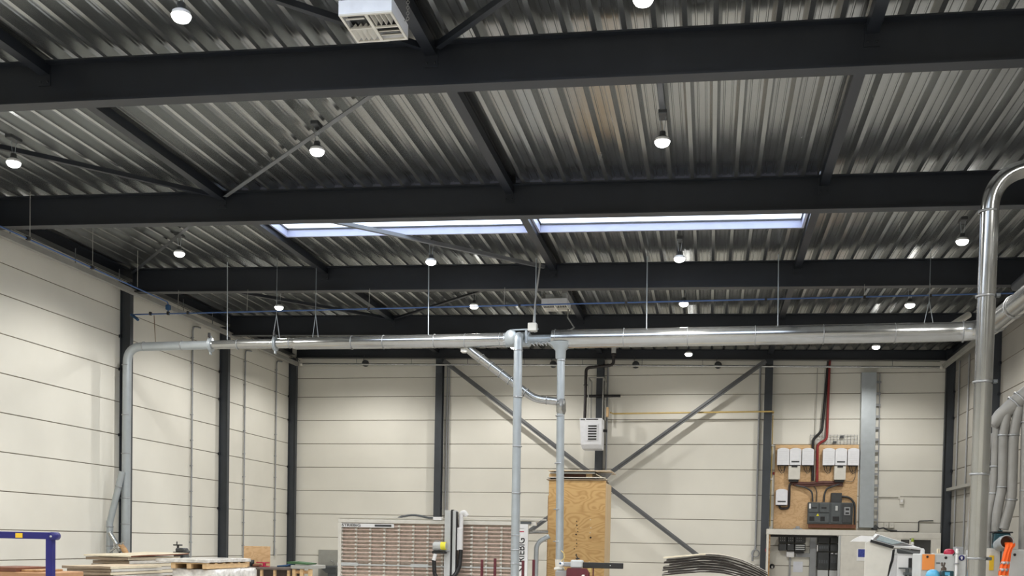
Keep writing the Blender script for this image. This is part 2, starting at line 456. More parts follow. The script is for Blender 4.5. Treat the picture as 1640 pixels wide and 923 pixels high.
# cable with hangers over the left rail
t = thing('catenary_cable', 'thin cable with short hangers above the rail on the left wall', 'cable', (-15.72,20,8.5))
part('cable', MB().tube([(-15.72,8+i*2.2,8.47+.02*(i%2)) for i in range(15)], .011, 6), m_vdgrey, t)
for y in (21.6,24.1,26.1,29.6,31.5,35.5): part('hanger', MB().tube([(-15.72,y,8.30),(-15.72,y,8.72)], .011, 6), m_brace, t)
t = thing('catenary_cable', 'thin cable with short hangers above the tube on the back wall', 'cable', (-3,38.5,8.3))
part('cable', MB().tube([(-15.5+i*1.65,38.42,8.47-.0172*(i*1.65)+.01*(i%2)) for i in range(15)], .009, 6), m_vdgrey, t)
for k in range(10):
    x = -13.3+2.15*k
    part('hanger', MB().tube([(x,38.42,8.22-.0168*(x+15.5)+.05),(x,38.42,8.24-.0168*(x+15.5)+.28)], .009, 6), m_brace, t)
for x, l in ((-12.98,'left of the first gable post'),(-5.79,'left of the thin silver pipe'),(-2.78,'right of the black flue'),(.14,'between the flue and the electrical board')):
    a = MB().lathe([(0,-.09),(.10,-.09),(.13,-.03),(.13,.06),(0,.06)], (x,38.5,zr(x,8.06)), (0,1,0), 16)
    a.tube([(x-.05,38.45,zr(x,8.1)),(x-.05,38.5,zr(x,8.36))], .012, 6)
    solo('round_vent', a, m_vdgrey, 'round dark vent on the back wall tube, '+l, 'vent', 'round vents on the back wall')

# ------------------------------------------------------------------ rooflight
for k, (xa, xb, l) in enumerate(((SKX0, TIES[1]-.085, 'left half of the bright rooflight, behind the second beam'), (TIES[1]+.085, SKX1, 'right half of the bright rooflight, behind the second beam'))):
    t = thing('skylight', l, 'skylight', ((xa+xb)/2, 22.5, zr((xa+xb)/2, 8.6)), 'rooflight')
    a = MB(); w = .05; h0, h1 = 8.575, 8.78
    def slab(x0, x1, y0, y1, ha, hb, mb_):
        mb_.hull8([(x0,y0,zr(x0,ha)),(x1,y0,zr(x1,ha)),(x1,y1,zr(x1,ha)),(x0,y1,zr(x0,ha))], [(x0,y0,zr(x0,hb)),(x1,y0,zr(x1,hb)),(x1,y1,zr(x1,hb)),(x0,y1,zr(x0,hb))])
    slab(xa, xb, SKY0, SKY0+w, h0, h1, a); slab(xa, xb, SKY1-w, SKY1, h0, h1, a)
    slab(xa, xa+w, SKY0+w, SKY1-w, h0, h1, a); slab(xb-w, xb, SKY0+w, SKY1-w, h0, h1, a)
    cf = part('curb_frame', a, m_lav, t)
    s_ = MB()
    slab(xa+w, xb-w, SKY0+w, SKY0+w+.03, 8.735, 8.765, s_); slab(xa+w, xb-w, SKY1-w-.03, SKY1-w, 8.735, 8.765, s_)
    slab(xa+w, xa+w+.03, SKY0+w, SKY1-w, 8.735, 8.765, s_); slab(xb-w-.03, xb-w, SKY0+w, SKY1-w, 8.735, 8.765, s_)
    part('seal', s_, m_vdgrey, cf)
    p_ = MB(); slab(xa+w, xb-w, SKY0+w, SKY1-w, 8.77, 8.785, p_)
    part('glazing', p_, m_opal, t)
    # flashing closing the deck edge round the curb
    f_ = MB(); slab(xa, xb, SKY0-.004, SKY0, 8.60, 8.99, f_); slab(xa, xb, SKY1, SKY1+.004, 8.60, 8.99, f_)
    part('flashing', f_, m_lav, t)

def sl(mb_, x0, x1, y0, y1, ha, hb):
    return mb_.hull8([(x0,y0,zr(x0,ha)),(x1,y0,zr(x1,ha)),(x1,y1,zr(x1,ha)),(x0,y1,zr(x0,ha))], [(x0,y0,zr(x0,hb)),(x1,y0,zr(x1,hb)),(x1,y1,zr(x1,hb)),(x0,y1,zr(x0,hb))])
a = sl(MB(), TIES[1]-.084, TIES[1]+.084, SKY0, SKY1, 8.635, 8.78); sl(a, TIES[1]-.084, TIES[1]+.084, SKY0-.004, SKY0, 8.635, 8.99); sl(a, TIES[1]-.084, TIES[1]+.084, SKY1, SKY1+.004, 8.635, 8.99)
solo('flashing_strip', a, m_steel, 'dark strip closing the gap between the two rooflight halves', 'flashing')
# the next rooflight towards the camera, above the frame
a = MB(); sl(a, SKX0, SKX1, 8.95, 9.0, 8.58, 8.95); sl(a, SKX0, SKX1, 11.8, 11.85, 8.58, 8.95); sl(a, SKX0, SKX0+.05, 9.0, 11.8, 8.58, 8.95); sl(a, SKX1-.05, SKX1, 9.0, 11.8, 8.58, 8.95)
w2 = struct('window_2', a, m_lav); part('glazing', sl(MB(), SKX0+.05, SKX1-.05, 9.0, 11.8, 8.77, 8.785), m_opal, w2)

# ------------------------------------------------------------------ high-bay lamps
def make_lamp(x, y, z, label):
    t = thing('high_bay_lamp', label, 'lamp', (x,y,z), 'high-bay lamps')
    zd = zr(x,HT)
    part('canopy_box', MB().cbox(x-.07,x+.07,y-.16,y+.16,zd-.07,zd+.001,.01), m_vdgrey, t)
    for s in (-1,1): part('hanger_wire', MB().tube([(x+.05*s,y,zd-.07),(x+.025*s,y,z+.16)], .005, 6), m_galvd, t)
    part('driver', MB().lathe([(0,.17),(.05,.17),(.055,.15),(.055,.09),(.085,.085),(.085,.06)], (x,y,z), n=16), m_vdgrey, t)
    sh = part('lamp_shade', MB().lathe([(.085,.075),(.115,.055),(.128,.01),(.124,.01),(.11,.05),(.08,.068)], (x,y,z), n=24), m_white, t)
    part('lens', MB().lathe([(.122,.018),(.118,-.015),(.095,-.048),(.06,-.066),(.025,-.073),(.001,-.075)], (x,y,z), n=20), m_lens, sh)
    return t
def lamp_beam(x, y, z):
    ld = bpy.data.lights.new('lamp_beam', 'SPOT'); ld.energy = 315; ld.color = (1,.975,.93); ld.spot_size = math.radians(158); ld.spot_blend = .5; ld.shadow_soft_size = .10
    lo = bpy.data.objects.new('lamp_beam', ld); COL.objects.link(lo); lo.location = (x,y,z-.19)
lamps = [(-6.83,12.74,'large glowing lamp at the top left, in front of the nearest beam'),
         (-.95,12.99,'glowing lamp cut by the top edge of the photo'),
         (-12.69,17.53,'glowing lamp at the left edge, below the nearest beam'),
         (-6.81,17.46,'glowing lamp beside the grey brace, left of centre'),
         (-.92,17.56,'glowing lamp right of centre, between the nearest and second beams'),
         (-12.66,23.62,'glowing lamp left of the skylight, under the corrugated roof'),
         (-6.71,24.65,'glowing lamp just beyond the left half of the skylight'),
         (-.84,24.67,'glowing lamp just beyond the right half of the skylight'),
         (5.03,23.60,'glowing lamp right of the skylight, beside the tall silver duct'),
         (-12.59,29.42,'glowing lamp behind the third beam, farthest left'),
         (-6.72,29.39,'glowing lamp behind the third beam, left of the grey heater'),
         (-.85,29.23,'glowing lamp on the blue air line, right of the grey heater'),
         (5.04,29.53,'glowing lamp behind the third beam, farthest right'),
         (-.85,36.2,'glowing lamp below the long duct, over the back wall brace'),
         (5.07,35.48,'glowing lamp below the long duct, over the electrical board'),
         (-6.72,35.6,'lamp near the back wall hidden behind the duct at the pipe junction'),
         (-12.55,35.4,'lamp near the back wall hidden behind the left part of the duct')]
lamp_objs = []
L0 = make_lamp(lamps[0][0], lamps[0][1], zr(lamps[0][0],8.15), lamps[0][2]); lamp_objs.append(L0)
for x, y, l in lamps[1:]:
    lamp_objs.append(copy_tree(L0, (x-lamps[0][0], y-lamps[0][1], SL*(x-lamps[0][0])-(.12 if 'back wall brace' in l else 0)), l))
solo('cable_trunking', MB().cbox(-.96,-.86,14.98,17.2,zr(-.9,HT)-.10,zr(-.9,HT)-.005,.01), m_steel2, 'dark trunking on the roof deck leading to the lamp right of centre', 'trunking')
for lx, ly, _l in lamps: lamp_beam(lx, ly, zr(lx,8.15))
# more lamps of the same rows, behind and above the camera's view
for y in (12.9, 6.0, 0.0, -5.0):
    for x in (-12.66,-6.8,-.9,5.05):
        if y > 12 and -8 < x < 0: continue
        lamp_beam(x, y, zr(x,8.15))

# ------------------------------------------------------------------ ceiling heaters
def ceiling_heater(x0,x1,y0,y1,z0,z1,label,front=m_whiteb):
    t = thing('unit_heater', label, 'heater', ((x0+x1)/2,(y0+y1)/2,z0), 'ceiling heaters')
    a = MB(); w = .03
    a.box(x0,x1,y0,y0+w,z0+.02,z1); a.box(x0,x1,y1-w,y1,z0+.02,z1); a.box(x0,x0+w,y0+w,y1-w,z0+.02,z1); a.box(x1-w,x1,y0+w,y1-w,z0+.02,z1); a.box(x0+w,x1-w,y0+w,y1-w,z1-.02,z1)
    part('casing', a, front, t)
    xm, ym = (x0+x1)/2, (y0+y1)/2
    f = MB(); f.box(x0,x1,y0,y0+.035,z0,z0+.02); f.box(x0,x1,y1-.035,y1,z0,z0+.02); f.box(x0,x0+.03,y0+.035,y1-.035,z0,z0+.02); f.box(x1-.03,x1,y0+.035,y1-.035,z0,z0+.02)
    f.box(xm-.02,xm+.02,y0+.035,y1-.035,z0,z0+.02); f.box(x0+.03,xm-.02,ym-.012,ym+.012,z0,z0+.02); f.box(xm+.02,x1-.03,ym-.012,ym+.012,z0,z0+.02)
    gf = part('grille_frame', f, m_offw, t)
    lv = MB()
    for i in range(4):                                   # upper right: fins across x ; lower left: angled vanes
        xx = xm+.05+i*(x1-xm-.08)/4
        lv.bar((xx,y0+.04,z0+.05),(xx,ym-.014,z0+.05),.008,.07,(.3,0,1))
        xx = x0+.06+i*(xm-x0-.06)/4
        lv.bar((xx,ym+.014,z0+.04),(xx,y1-.04,z0+.04),.01,.10,(1.0,0,1))
    for i in range(3):
        yy = ym+.06+i*(y1-ym-.07)/3
        lv.bar((xm+.03,yy,z0+.035),(x1-.035,yy,z0+.035),.01,.12,(0,1.5,1))
    yy = (y0+ym)/2-.02
    lv.bar((x0+.04,yy,z0+.03),(xm-.06,yy,z0+.03),.025,.012)
    part('louvre', lv, m_offw, gf)
    part('interior', MB().box(x0+.03,x1-.03,y0+.03,y1-.03,z0+.10,z0+.12), m_vdgrey, t)
    for cx, cy in ((x1+.045,y1-.18),(x0-.0,y0+.05)):
        ch = MB(); z = z1-.03; k = 0
        if cx < x1: cx += .0
        top = zr(cx,HT)
        if cx > x1:
            ch.tube([(x1-.01,cy,z1-.03),(cx,cy,z1-.03)], .008, 6)
        while z < top+.02:
            ch.torus((cx,cy,z+.022), (1,0,0) if k%2 else (0,1,0), .02, .004, 10, 5, sq=(.55,1) if k%2 else (1,1))
            z += .034; k += 1
        part('chain', ch, m_rail, t)
    return t
H0 = ceiling_heater(-4.66,-3.98,12.6,13.32,8.05,8.235,'white ceiling heater with louvred underside, top centre-left')
H1 = copy_tree(H0, (.13,15.2,-.17), 'small grey ceiling heater behind the third beam')
a = MB(); a.cbox(-4.45,-4.25,27.95,28.2,8.07,8.22,.02); a.cbox(-4.02,-3.88,27.95,28.2,8.07,8.24,.02); a.tube([(-4.3,28.0,8.13),(-4.2,27.9,8.09),(-4.1,27.9,8.09),(-4.02,28.0,8.14)], .035, 10)
part('burner_box', a, m_lgrey, H1, 'grey control boxes on top of the heater')
a = MB().tube([(-3.88,28.3,7.9),(-3.85,28.0,7.6),(-3.62,27.6,7.25),(-3.6,26.6,6.98),(-3.6,26.2,6.9)], .018, 8)
solo('heater_cable', a, m_rail, 'grey cable hanging from the small ceiling heater to the duct', 'cable')

# ------------------------------------------------------------------ extraction ducts
DY, DZ = 26.2, 6.68
def rings(t, pts, r, mat=None, w=.012, name='joint_ring'):
    for c, ax in pts:
        part(name, MB().lathe([(r-.002,-w),(r+.012,-w),(r+.012,w),(r-.002,w)], c, ax, 20), mat or m_ring, t)
# left drop and thin run
t = thing('extraction_pipe', 'silver extraction pipe dropping down in front of the left column', 'pipe', (-15.53,DY,0))
p = bend([(-15.55,DY,.0),(-15.53,DY,DZ-.02),(-13.1,DY,DZ)], .42, 8)
part('pipe_run', MB().tube(p, .115, 18), m_galvd, t)
rings(t, [((-15.55,DY,z),(0,0,1)) for z in (6.18,4.84,3.80,2.6,1.9)] + [((-13.95,DY,DZ),(1,0,0)),((-15.05,DY,DZ-.005),(1,0,0))], .115)
t2 = thing('extraction_pipe', 'slim silver duct between two slide gates, high at the left', 'pipe', (-12.2,DY,DZ))
part('pipe_run', MB().tube([(-13.1,DY,DZ),(-12.0,DY,DZ+.005),(-10.75,DY,DZ+.01)], [.11,.125,.125], 18), m_galv, t2)
rings(t2, [((-12.35,DY,DZ),(1,0,0)),((-10.9,DY,DZ+.01),(1,0,0))], .125)
for x in (-13.12,-11.3):
    gt = MB().lathe([(.0,-.03),(.19,-.03),(.19,-.008),(.125,-.008),(.125,.008),(.19,.008),(.19,.03),(0,.03)], (x,DY,DZ), (1,0,0), 18)
    gt.cbox(x-.02,x+.02,DY-.05,DY+.05,DZ-.26,DZ+.24,.008)
    sgt = part('slide_gate', gt, m_galvd, t2)
    part('gate_handle', MB().cbox(x-.03,x+.03,DY-.12,DY-.06,DZ+.18,DZ+.30,.008), m_black, sgt)
# middle and right run
t = thing('main_duct', 'long silver extraction duct across the hall below the beams', 'duct', (-3,DY,DZ))
part('left_section', MB().tube([(-10.80,DY,DZ),(-10.72,DY,DZ),(-8.0,DY,DZ),(-5.15,DY,DZ)], [.13,.155,.165,.18], 24), m_galv, t)
part('reducer_section', MB().tube([(-5.2,DY,DZ),(-4.55,DY,DZ),(-4.5,DY,DZ),(-4.0,DY,DZ),(-3.96,DY,DZ)], [.18,.18,.115,.115,.15], 22), m_galvd, t)
p = bend([(-3.98,DY,DZ),(6.12,DY,DZ+.02),(6.12,20,DZ+.03),(6.12,12,DZ+.04)], .75, 10)
part('right_section', MB().tube(p, [.225]*(len(p)-2)+[.27,.27], 28), m_galv, t)
px_ = [-9.2,-8.35,-7.0,-6.2,-5.3]; rings(t, [((x,DY,DZ),(1,0,0)) for x in px_], .17, w=.008)
rings(t, [((x,DY,DZ+.01),(1,0,0)) for x in (-3.9,-2.2,-.65,.95,2.53,4.15)], .226, w=.008)
rings(t, [((5.66,DY-.02,DZ+.02),(1,-.15,0)),((6.12,25.0,DZ+.02),(0,1,0)),((6.12,23.6,DZ+.02),(0,1,0)),((6.12,21.9,DZ+.02),(0,1,0))], .24, m_ring, .015)
a = MB()
for i in range(7):
    x = -4.5+i*.075; a.tube([(x,DY-.12,DZ-.10-.03*(i%2)),(x+.06,DY-.14,DZ-.14+.03*(i%3)),(x+.1,DY-.1,DZ-.17)], .018, 6)
part('foil_tape', a, m_galv, t)
# hangers of the main duct
for x, v, l in ((-12.67,.02,'left of the middle wall column'),(-11.28,.10,'at the left slide gate'),(-10.2,.08,'left of the wider silver duct section'),(-7.19,.02,'left of the vertical pipe junction'),(-4.42,.0,'beside the pipe junction'),(-1.67,.02,'right of the thin silver pipe'),(1.45,.03,'above the electrical board'),(4.9,.1,'near the right-hand bend')):
    a = MB(); zt = zr(x,HT)+.0; rr = .125 if x < -10 else (.17 if x < -4 else .225)
    if v > .05:
        for s in (-1,1): a.tube([(x,DY,zt),(x,DY,DZ+.75),(x+v*s,DY,DZ+rr)], .009, 6)
    else: a.tube([(x,DY,zt),(x+v,DY,DZ+rr+.005)], .014, 8)
    solo('duct_hanger', a, m_galvd, 'thin steel hanger holding the long duct, '+l, 'hanger', 'duct hangers')
t = thing('junction_box', 'small white control box on top of the duct junction', 'junction box', (-4.42,25.95,DZ+.12))
part('box_body', MB().cbox(-4.55,-4.33,25.88,26.08,DZ+.16,DZ+.36,.015), m_offw, t)
part('bracket', MB().bar((-4.95,25.98,DZ+.20),(-4.3,25.98,DZ+.22),.06,.03).tube([(-4.5,25.98,DZ+.17),(-4.6,25.95,DZ),(-4.5,25.92,DZ-.1)], .02, 8).cbox(-4.62,-4.56,25.9,26.0,DZ-.15,DZ+.18,.01), m_galvd, t)
part('conduit', MB().tube([(-4.42,25.98,DZ+.36),(-4.40,26.05,7.6),(-4.30,26.1,8.56)], .022, 8), m_rail, t)
# vertical pipe in front of the duct
t = thing('drop_pipe', 'bluish grey vertical pipe dropping from the duct junction', 'pipe', (-4.75,25.78,0), 'vertical drop pipes')
p = bend([(-4.76,DY-.1,DZ+.03),(-4.76,25.78,DZ+.03),(-4.73,25.78,0)], .26, 8)
part('pipe_run', MB().tube(p, .107, 20), m_galvd, t)
part('end_disc', MB().lathe([(0,-.03),(.18,-.03),(.19,0),(.18,.03),(0,.03)], (-4.98,25.95,DZ+.02), (.45,1,.1), 22), m_galvd, t)
rings(t, [((-4.755,25.78,6.34),(0,0,1)),((-4.74,25.78,5.19),(0,0,1)),((-4.735,25.78,3.98),(0,0,1)),((-4.735,25.78,2.82),(0,0,1)),((-4.735,25.78,1.78),(0,0,1)),((-4.735,25.78,1.42),(0,0,1)),((-4.735,25.78,1.08),(0,0,1))], .107)
# thinner vertical pipe to the saw
t = thing('drop_pipe', 'thin silver vertical pipe ending at the maroon crosscut saw', 'pipe', (-3.72,DY,.9), 'vertical drop pipes')
part('saddle', MB().lathe([(.30,.21),(.27,.14),(.13,.02),(.125,-.17),(.10,-.2)], (-3.76,DY,DZ-.30), n=22), m_galvd, t)
part('pipe_run', MB().tube([(-3.75,DY,DZ-.47),(-3.68,DY,1.15)], .098, 18), m_galvd, t)
rings(t, [((-3.745,DY,z),(0,0,1)) for z in (6.15,5.08,4.78,3.6,2.45,1.65)], .098)
part('branch_bulge', MB().lathe([(.098,-.18),(.125,-.1),(.115,.1),(.098,.2)], (-3.72,DY,5.0), n=18), m_galv, t)
part('saw_outlet', MB().tube([(-3.68,DY,1.2),(-3.68,DY,1.0)], [.115,.1], 16).cbox(-3.8,-3.56,26.05,26.3,.93,1.0,.02), m_offw, t)
t = thing('branch_duct', 'silver branch duct sloping from the main duct to the thin pipe', 'duct', (-5,26.3,5.2))
p = bend([(-6.25,26.3,DZ-.05),(-6.05,26.3,6.42),(-4.42,26.3,5.22),(-3.8,26.25,5.14)], .22, 6)
part('pipe_run', MB().tube(p, [.12]*(len(p)//2)+[.098]*(len(p)-len(p)//2), 18), m_galv, t)
d = V((1.63,0,-1.2)).normalized()
rings(t, [(V((-6.05,26.3,6.42))+d*s, d) for s in (.3,.62,.95,1.25,1.75)], .118, w=.007)
rings(t, [((-4.1,26.28,5.18),(1,0,-.1))], .098, w=.007)
part('cap', MB().cbox(-6.32,-6.14,26.2,26.4,6.40,6.5,.01), m_offw, t)
# inclined pipe and hose at the left column
t = thing('extraction_branch', 'slanting silver branch pipe beside the left column', 'pipe', (-15.7,26.0,1.0))
part('pipe_run', MB().tube([(-15.55,26.02,3.30),(-15.88,25.98,1.92)], .085, 16), m_galvd, t)
part('lower_elbow', MB().tube([(-15.88,25.98,1.98),(-15.88,25.98,1.0)], .088, 16), m_galvd, t)
rings(t, [((-15.64,26.01,2.9),(.23,0,.97)),((-15.875,25.98,1.82),(0,0,1)),((-15.875,25.98,1.3),(0,0,1))], .088)
t = thing('flexible_branch', 'short silver branch with brown hose at the foot of the left column', 'hose', (-15.5,25.9,.9))
part('pipe_run', MB().tube([(-15.80,25.85,1.66),(-15.55,25.85,1.28)], .06, 14), m_galv, t)
part('valve', MB().lathe([(0,-.1),(.085,-.1),(.085,.1),(0,.1)], (-15.52,25.85,1.26), (.55,0,-.8), 14).bar((-15.75,25.8,1.16),(-15.35,25.8,1.42),.03,.05), m_galv, t)
part('hose', MB().tube(bend([(-15.5,25.85,1.34),(-15.32,25.85,1.16),(-15.27,25.85,0)],.12), .075, 12), m_plyw2, t)
# big vertical duct at the right
t = thing('vertical_duct', 'tall silver vertical duct at the right, bending out of frame at the top', 'duct', (3.79,16.2,0))
p = bend([(3.79,16.2,0),(3.81,16.2,6.98),(6.2,16.2,7.28)], .52, 10)
part('pipe_run', MB().tube(p, .125, 26), m_galv, t)
rings(t, [((3.79,16.2,z),(0,0,1)) for z in (6.45,5.25,4.03,2.71,1.5)] + [((4.35,16.2,7.045),(1,0,.12))], .125, w=.014)
for z in (5.25,4.03,1.5): part('clamp_bolt', MB().cbox(3.92,3.98,16.12,16.2,z-.025,z+.025,.008), m_dgrey, t)
# manifold at the far right
t = thing('manifold_duct', 'pale collecting duct at the right edge feeding a row of drop pipes', 'duct', (5,18.5,3.7))
part('pipe_run', MB().tube([(4.50,18.5,3.66),(4.62,18.5,3.82),(4.8,18.48,3.97),(5.2,18.4,4.32),(5.85,18.25,5.0),(6.08,18.1,5.6),(6.12,18.0,6.46)], [.09,.115,.14,.16,.17,.17,.17], 22), m_galvg, t)
d = V((.9,-.1,.8)).normalized()
rings(t, [(V((4.83,18.48,4.0))+d*s, d) for s in (.0,.12,.35)], .155)
drops = [([(4.58,18.55,3.78),(4.575,18.55,3.0),(4.57,18.55,2.56),(4.50,18.55,2.17),(4.51,18.55,1.66)], .065, m_galvg, 'outermost left drop pipe of the row at the right edge'),
         ([(4.70,18.45,3.85),(4.665,18.45,3.5),(4.675,18.45,2.66),(4.60,18.45,2.18),(4.61,18.45,1.66)], .075, m_galvg, 'second drop pipe from the left in the row at the right edge'),
         ([(4.88,18.4,3.95),(4.805,18.4,3.5),(4.81,18.4,2.45),(4.70,18.4,1.97)], .08, m_galvg, 'third drop pipe from the left, ending behind the teal case'),
         ([(5.00,18.35,4.1),(4.975,18.35,3.7),(5.0,18.35,1.645)], .075, m_galvg, 'right-hand drop pipe standing on the grey cabinet')]
for pts, r, m, l in drops:
    t = thing('drop_pipe', l, 'pipe', (pts[-1][0],pts[-1][1],max(0,pts[-1][2])), 'manifold drop pipes')
    part('pipe_run', MB().tube(bend(pts,.14), r, 16), m, t)
    rings(t, [(pts[1],(0,0,1)),(pts[2] if len(pts) > 3 else (5.0,18.35,2.6),(0,0,1))], r)
for pts, l in (([(4.60,18.75,3.55),(4.30,18.75,2.35),(4.16,18.75,.0)], 'upper slanting grey pipe just right of the tall duct'), ([(4.62,18.68,3.0),(4.36,18.68,2.0),(4.33,18.68,1.66)], 'lower slanting grey pipe just right of the tall duct')):
    solo('slanting_pipe', MB().tube(bend(pts,.2), .065, 14), m_galvg, l, 'pipe', 'slanting pipes')
# small far pipe at the right-hand bend and dark pipe on the right
solo('stub_pipe', MB().tube([(5.55,26.9,6.98),(6.0,27.2,7.3)], .08, 14), m_offw, 'short pale pipe stub above the right-hand duct bend', 'pipe')
solo('upper_duct', MB().tube([(6.6,25.5,7.55),(6.6,12,7.65)], .11, 16), m_steel2, 'dark pipe running above the duct on the right side', 'pipe')

# ------------------------------------------------------------------ compressed air line
t = thing('air_line', 'blue compressed air pipe crossing the hall and returning along the left wall', 'pipe', (-4,26.9,7.6))
part('cross_pipe', MB().tube([(-15.7,26.62,7.62),(7.9,26.62,7.66)], .018, 8), m_airb, t)
part('side_pipe', MB().tube(bend([(-14.55,8,7.93),(-14.58,26.62,7.93),(-14.58,26.62,7.62)],.1,3), .018, 8), m_airb, t)
for x in (-15.1,-14.58,-14.0,-8.9,-4.9,-2.2,1.2,3.5,5.0): part('clamp', MB().cbox(x-.03,x+.03,26.58,26.66,7.59,7.68,.008), m_black, t)
for y in (20.6,23.0): part('clamp', MB().cbox(-14.6,-14.52,y-.04,y+.04,7.89,7.97,.008), m_black, t)
part('valve', MB().cbox(-14.64,-14.52,26.56,26.68,7.72,7.86,.02), m_bluec, t); part('end_valve', MB().tube([(-15.66,26.62,7.62),(-15.4,26.5,7.45)], .04, 8), m_bluec, t)
a = MB()
for x in (-14.3,-12.3,-8.9,-5.3,3.5,5.0): a.tube([(x,26.62,7.66),(x,26.66,zr(x,HB)+.03)], .006, 5)
for y in (20.65,23.0,25.0): a.tube([(-14.55,y,7.95),(-14.55,y,zr(-14.55,HT))], .008, 5)
part('hanger_wire', a, m_rail, t)
solo('drop_cable', MB().tube([(-14.98,26.6,7.58),(-14.93,26.55,7.2),(-14.88,26.5,6.8)], .012, 6), m_boardb, 'thin brown cable hanging from the air line at the left', 'cable')

# ------------------------------------------------------------------ conduits on the left and back walls
for y, z0, z1, l in ((30.8,.9,8.15,'grey conduit with hooked top on the left wall, between two columns'),(34.6,.8,8.1,'grey conduit on the left wall just past the middle column'),(37.3,.95,8.2,'grey conduit nearest the left back corner, with a socket at its foot')):
    t = thing('wall_conduit', l, 'conduit', (-16.03,y,z0), 'left wall conduits')
    part('tube', MB().tube(bend([(-16.03,y,z0),(-16.03,y,z1),(-16.03,y+.5,z1+.06)],.15,4), .026, 10), m_mgrey, t)
    a = MB()
    for k in range(9): a.box(-16.08,-16.0,y-.035,y+.035,z0+.5+k*.8,z0+.53+k*.8)
    part('saddle', a, m_mgrey, t)
    if y > 37: part('socket', MB().cbox(-16.07,-15.99,y+.03,y+.17,.95,1.2,.01), m_offw, t)
solo('post_conduit', MB().tube([(-9.83,38.75,2.3),(-9.83,38.75,8.2)], .03, 8).tube([(-9.75,38.77,2.3),(-9.75,38.77,8.2)], .018, 8), m_mgrey, 'grey conduits beside the left post of the back wall', 'conduit')
solo('post_conduit', MB().tube([(-3.80,38.75,2.0),(-3.80,38.75,8.2)], .03, 8), m_mgrey, 'grey conduit beside the post behind the white heater', 'conduit')
solo('hose_conduit', MB().tube(bend([(1.62,38.76,8.0),(1.62,38.76,1.55),(1.52,38.74,1.4),(1.52,38.74,1.1)],.1), .035, 8).torus((1.62,38.73,1.38),(0,1,0),.13,.018,16,6), m_mgrey, 'mauve grey hose pipe left of the electrical board post, looped at its foot', 'conduit')
t = thing('gas_pipe', 'yellow gas pipe from the wall heater to the right post, turning down it', 'pipe', (2,38.6,2.3))
part('pipe_run', MB().tube(bend([(-3.6,38.0,6.32),(-3.55,38.46,6.34),(2.10,38.46,6.40),(2.10,38.74,6.38)],.06,3), .03, 8), m_ygas, t)
part('riser', MB().tube([(2.10,38.74,6.3),(2.10,38.74,2.35)], .02, 8), m_ygas, t)
part('valve', MB().cbox(-3.75,-3.66,37.85,37.98,6.15,6.5,.02), m_timber, t)
part('clip', MB().cbox(1.93,2.12,38.7,38.78,6.36,6.43,.01).cbox(2.07,2.15,38.7,38.8,5.2,5.26,.01).cbox(2.07,2.15,38.7,38.8,4.0,4.06,.01), m_offw, t)

# ------------------------------------------------------------------ wall heater with flue
t = thing('wall_heater', 'white wall heater with louvred front hanging from the centre post', 'heater', (-4.2,37.9,5.0))
x0, x1, y0, y1 = -4.63, -3.84, 37.35, 38.2
bot = [(x0+.10,y0+.05,4.98),(x1,y0+.05,4.98),(x1,y1,4.98),(x0+.10,y1,4.98)]
mid = [(x0+.06,y0,5.12),(x1,y0,5.12),(x1,y1,5.12),(x0+.06,y1,5.12)]
top = [(x0,y0,6.05),(x1,y0,6.05),(x1,y1,6.05),(x0,y1,6.05)]
a = MB().hull8(bot, mid); a.hull8(mid, top); part('casing', a, m_whiteb, t)
a = MB().box(-4.36,-3.98,y0-.02,y0,5.26,5.85); gf = part('grille_frame', a, m_whiteb, t)
a = MB()
for k in range(6): a.box(-4.32,-4.02,y0-.028,y0-.021,5.285+k*.092,5.335+k*.092)
part('grille_slot', a, m_black, gf)
part('top_vent', MB().box(-4.40,-3.97,y0-.005,y0,5.99,6.025), m_black, t)
part('maker_plate', MB().box(-4.60,-4.44,y0-.005,y0,5.98,6.02), m_dgrey, t)
part('spigot', MB().tube([(x1,37.9,5.66),(x1+.14,37.9,5.66)], .05, 12), m_black, t)
t = thing('heater_bracket', 'grey steel bracket frame above the white wall heater', 'bracket', (-4.1,38,6.05))
a = MB()
for x in (-4.36,-3.84):
    a.bar((x,37.5,6.05),(x,37.5,7.5),.035,.05,(0,1,0)); a.bar((x,38.5,6.1),(x,38.5,7.5),.05,.05,(0,1,0)); a.bar((x,37.5,7.48),(x,38.5,7.48),.035,.06)
a.bar((-4.38,37.5,7.5),(-3.82,37.5,7.5),.04,.04); part('frame', a, m_rail, t)
part('cross_arm', MB().tube([(-4.62,38.45,6.98),(-3.3,38.45,6.98)], .05, 10), m_black, t)
t = thing('flue_pipe', 'black flue pipe rising from the wall heater to the roof', 'flue', (-4.5,37.6,6.05))
part('pipe_run', MB().tube(bend([(-4.48,37.6,6.05),(-4.47,37.6,7.86),(-3.50,37.6,7.95),(-3.50,37.6,8.4)],.14), .055, 14), m_flue, t)
part('collar', MB().lathe([(.056,-.02),(.075,-.02),(.075,.02),(.056,.02)], (-4.475,37.6,7.25), n=14), m_flue, t)
part('collar', MB().lathe([(.056,-.02),(.085,-.02),(.085,.06),(.056,.06)], (-3.50,37.6,8.3), n=14), m_flue, t)
part('roof_sleeve', MB().tube([(-3.50,37.6,8.36),(-3.50,37.6,zr(-3.5,HT)-.01)], .085, 14), m_lgrey, t)

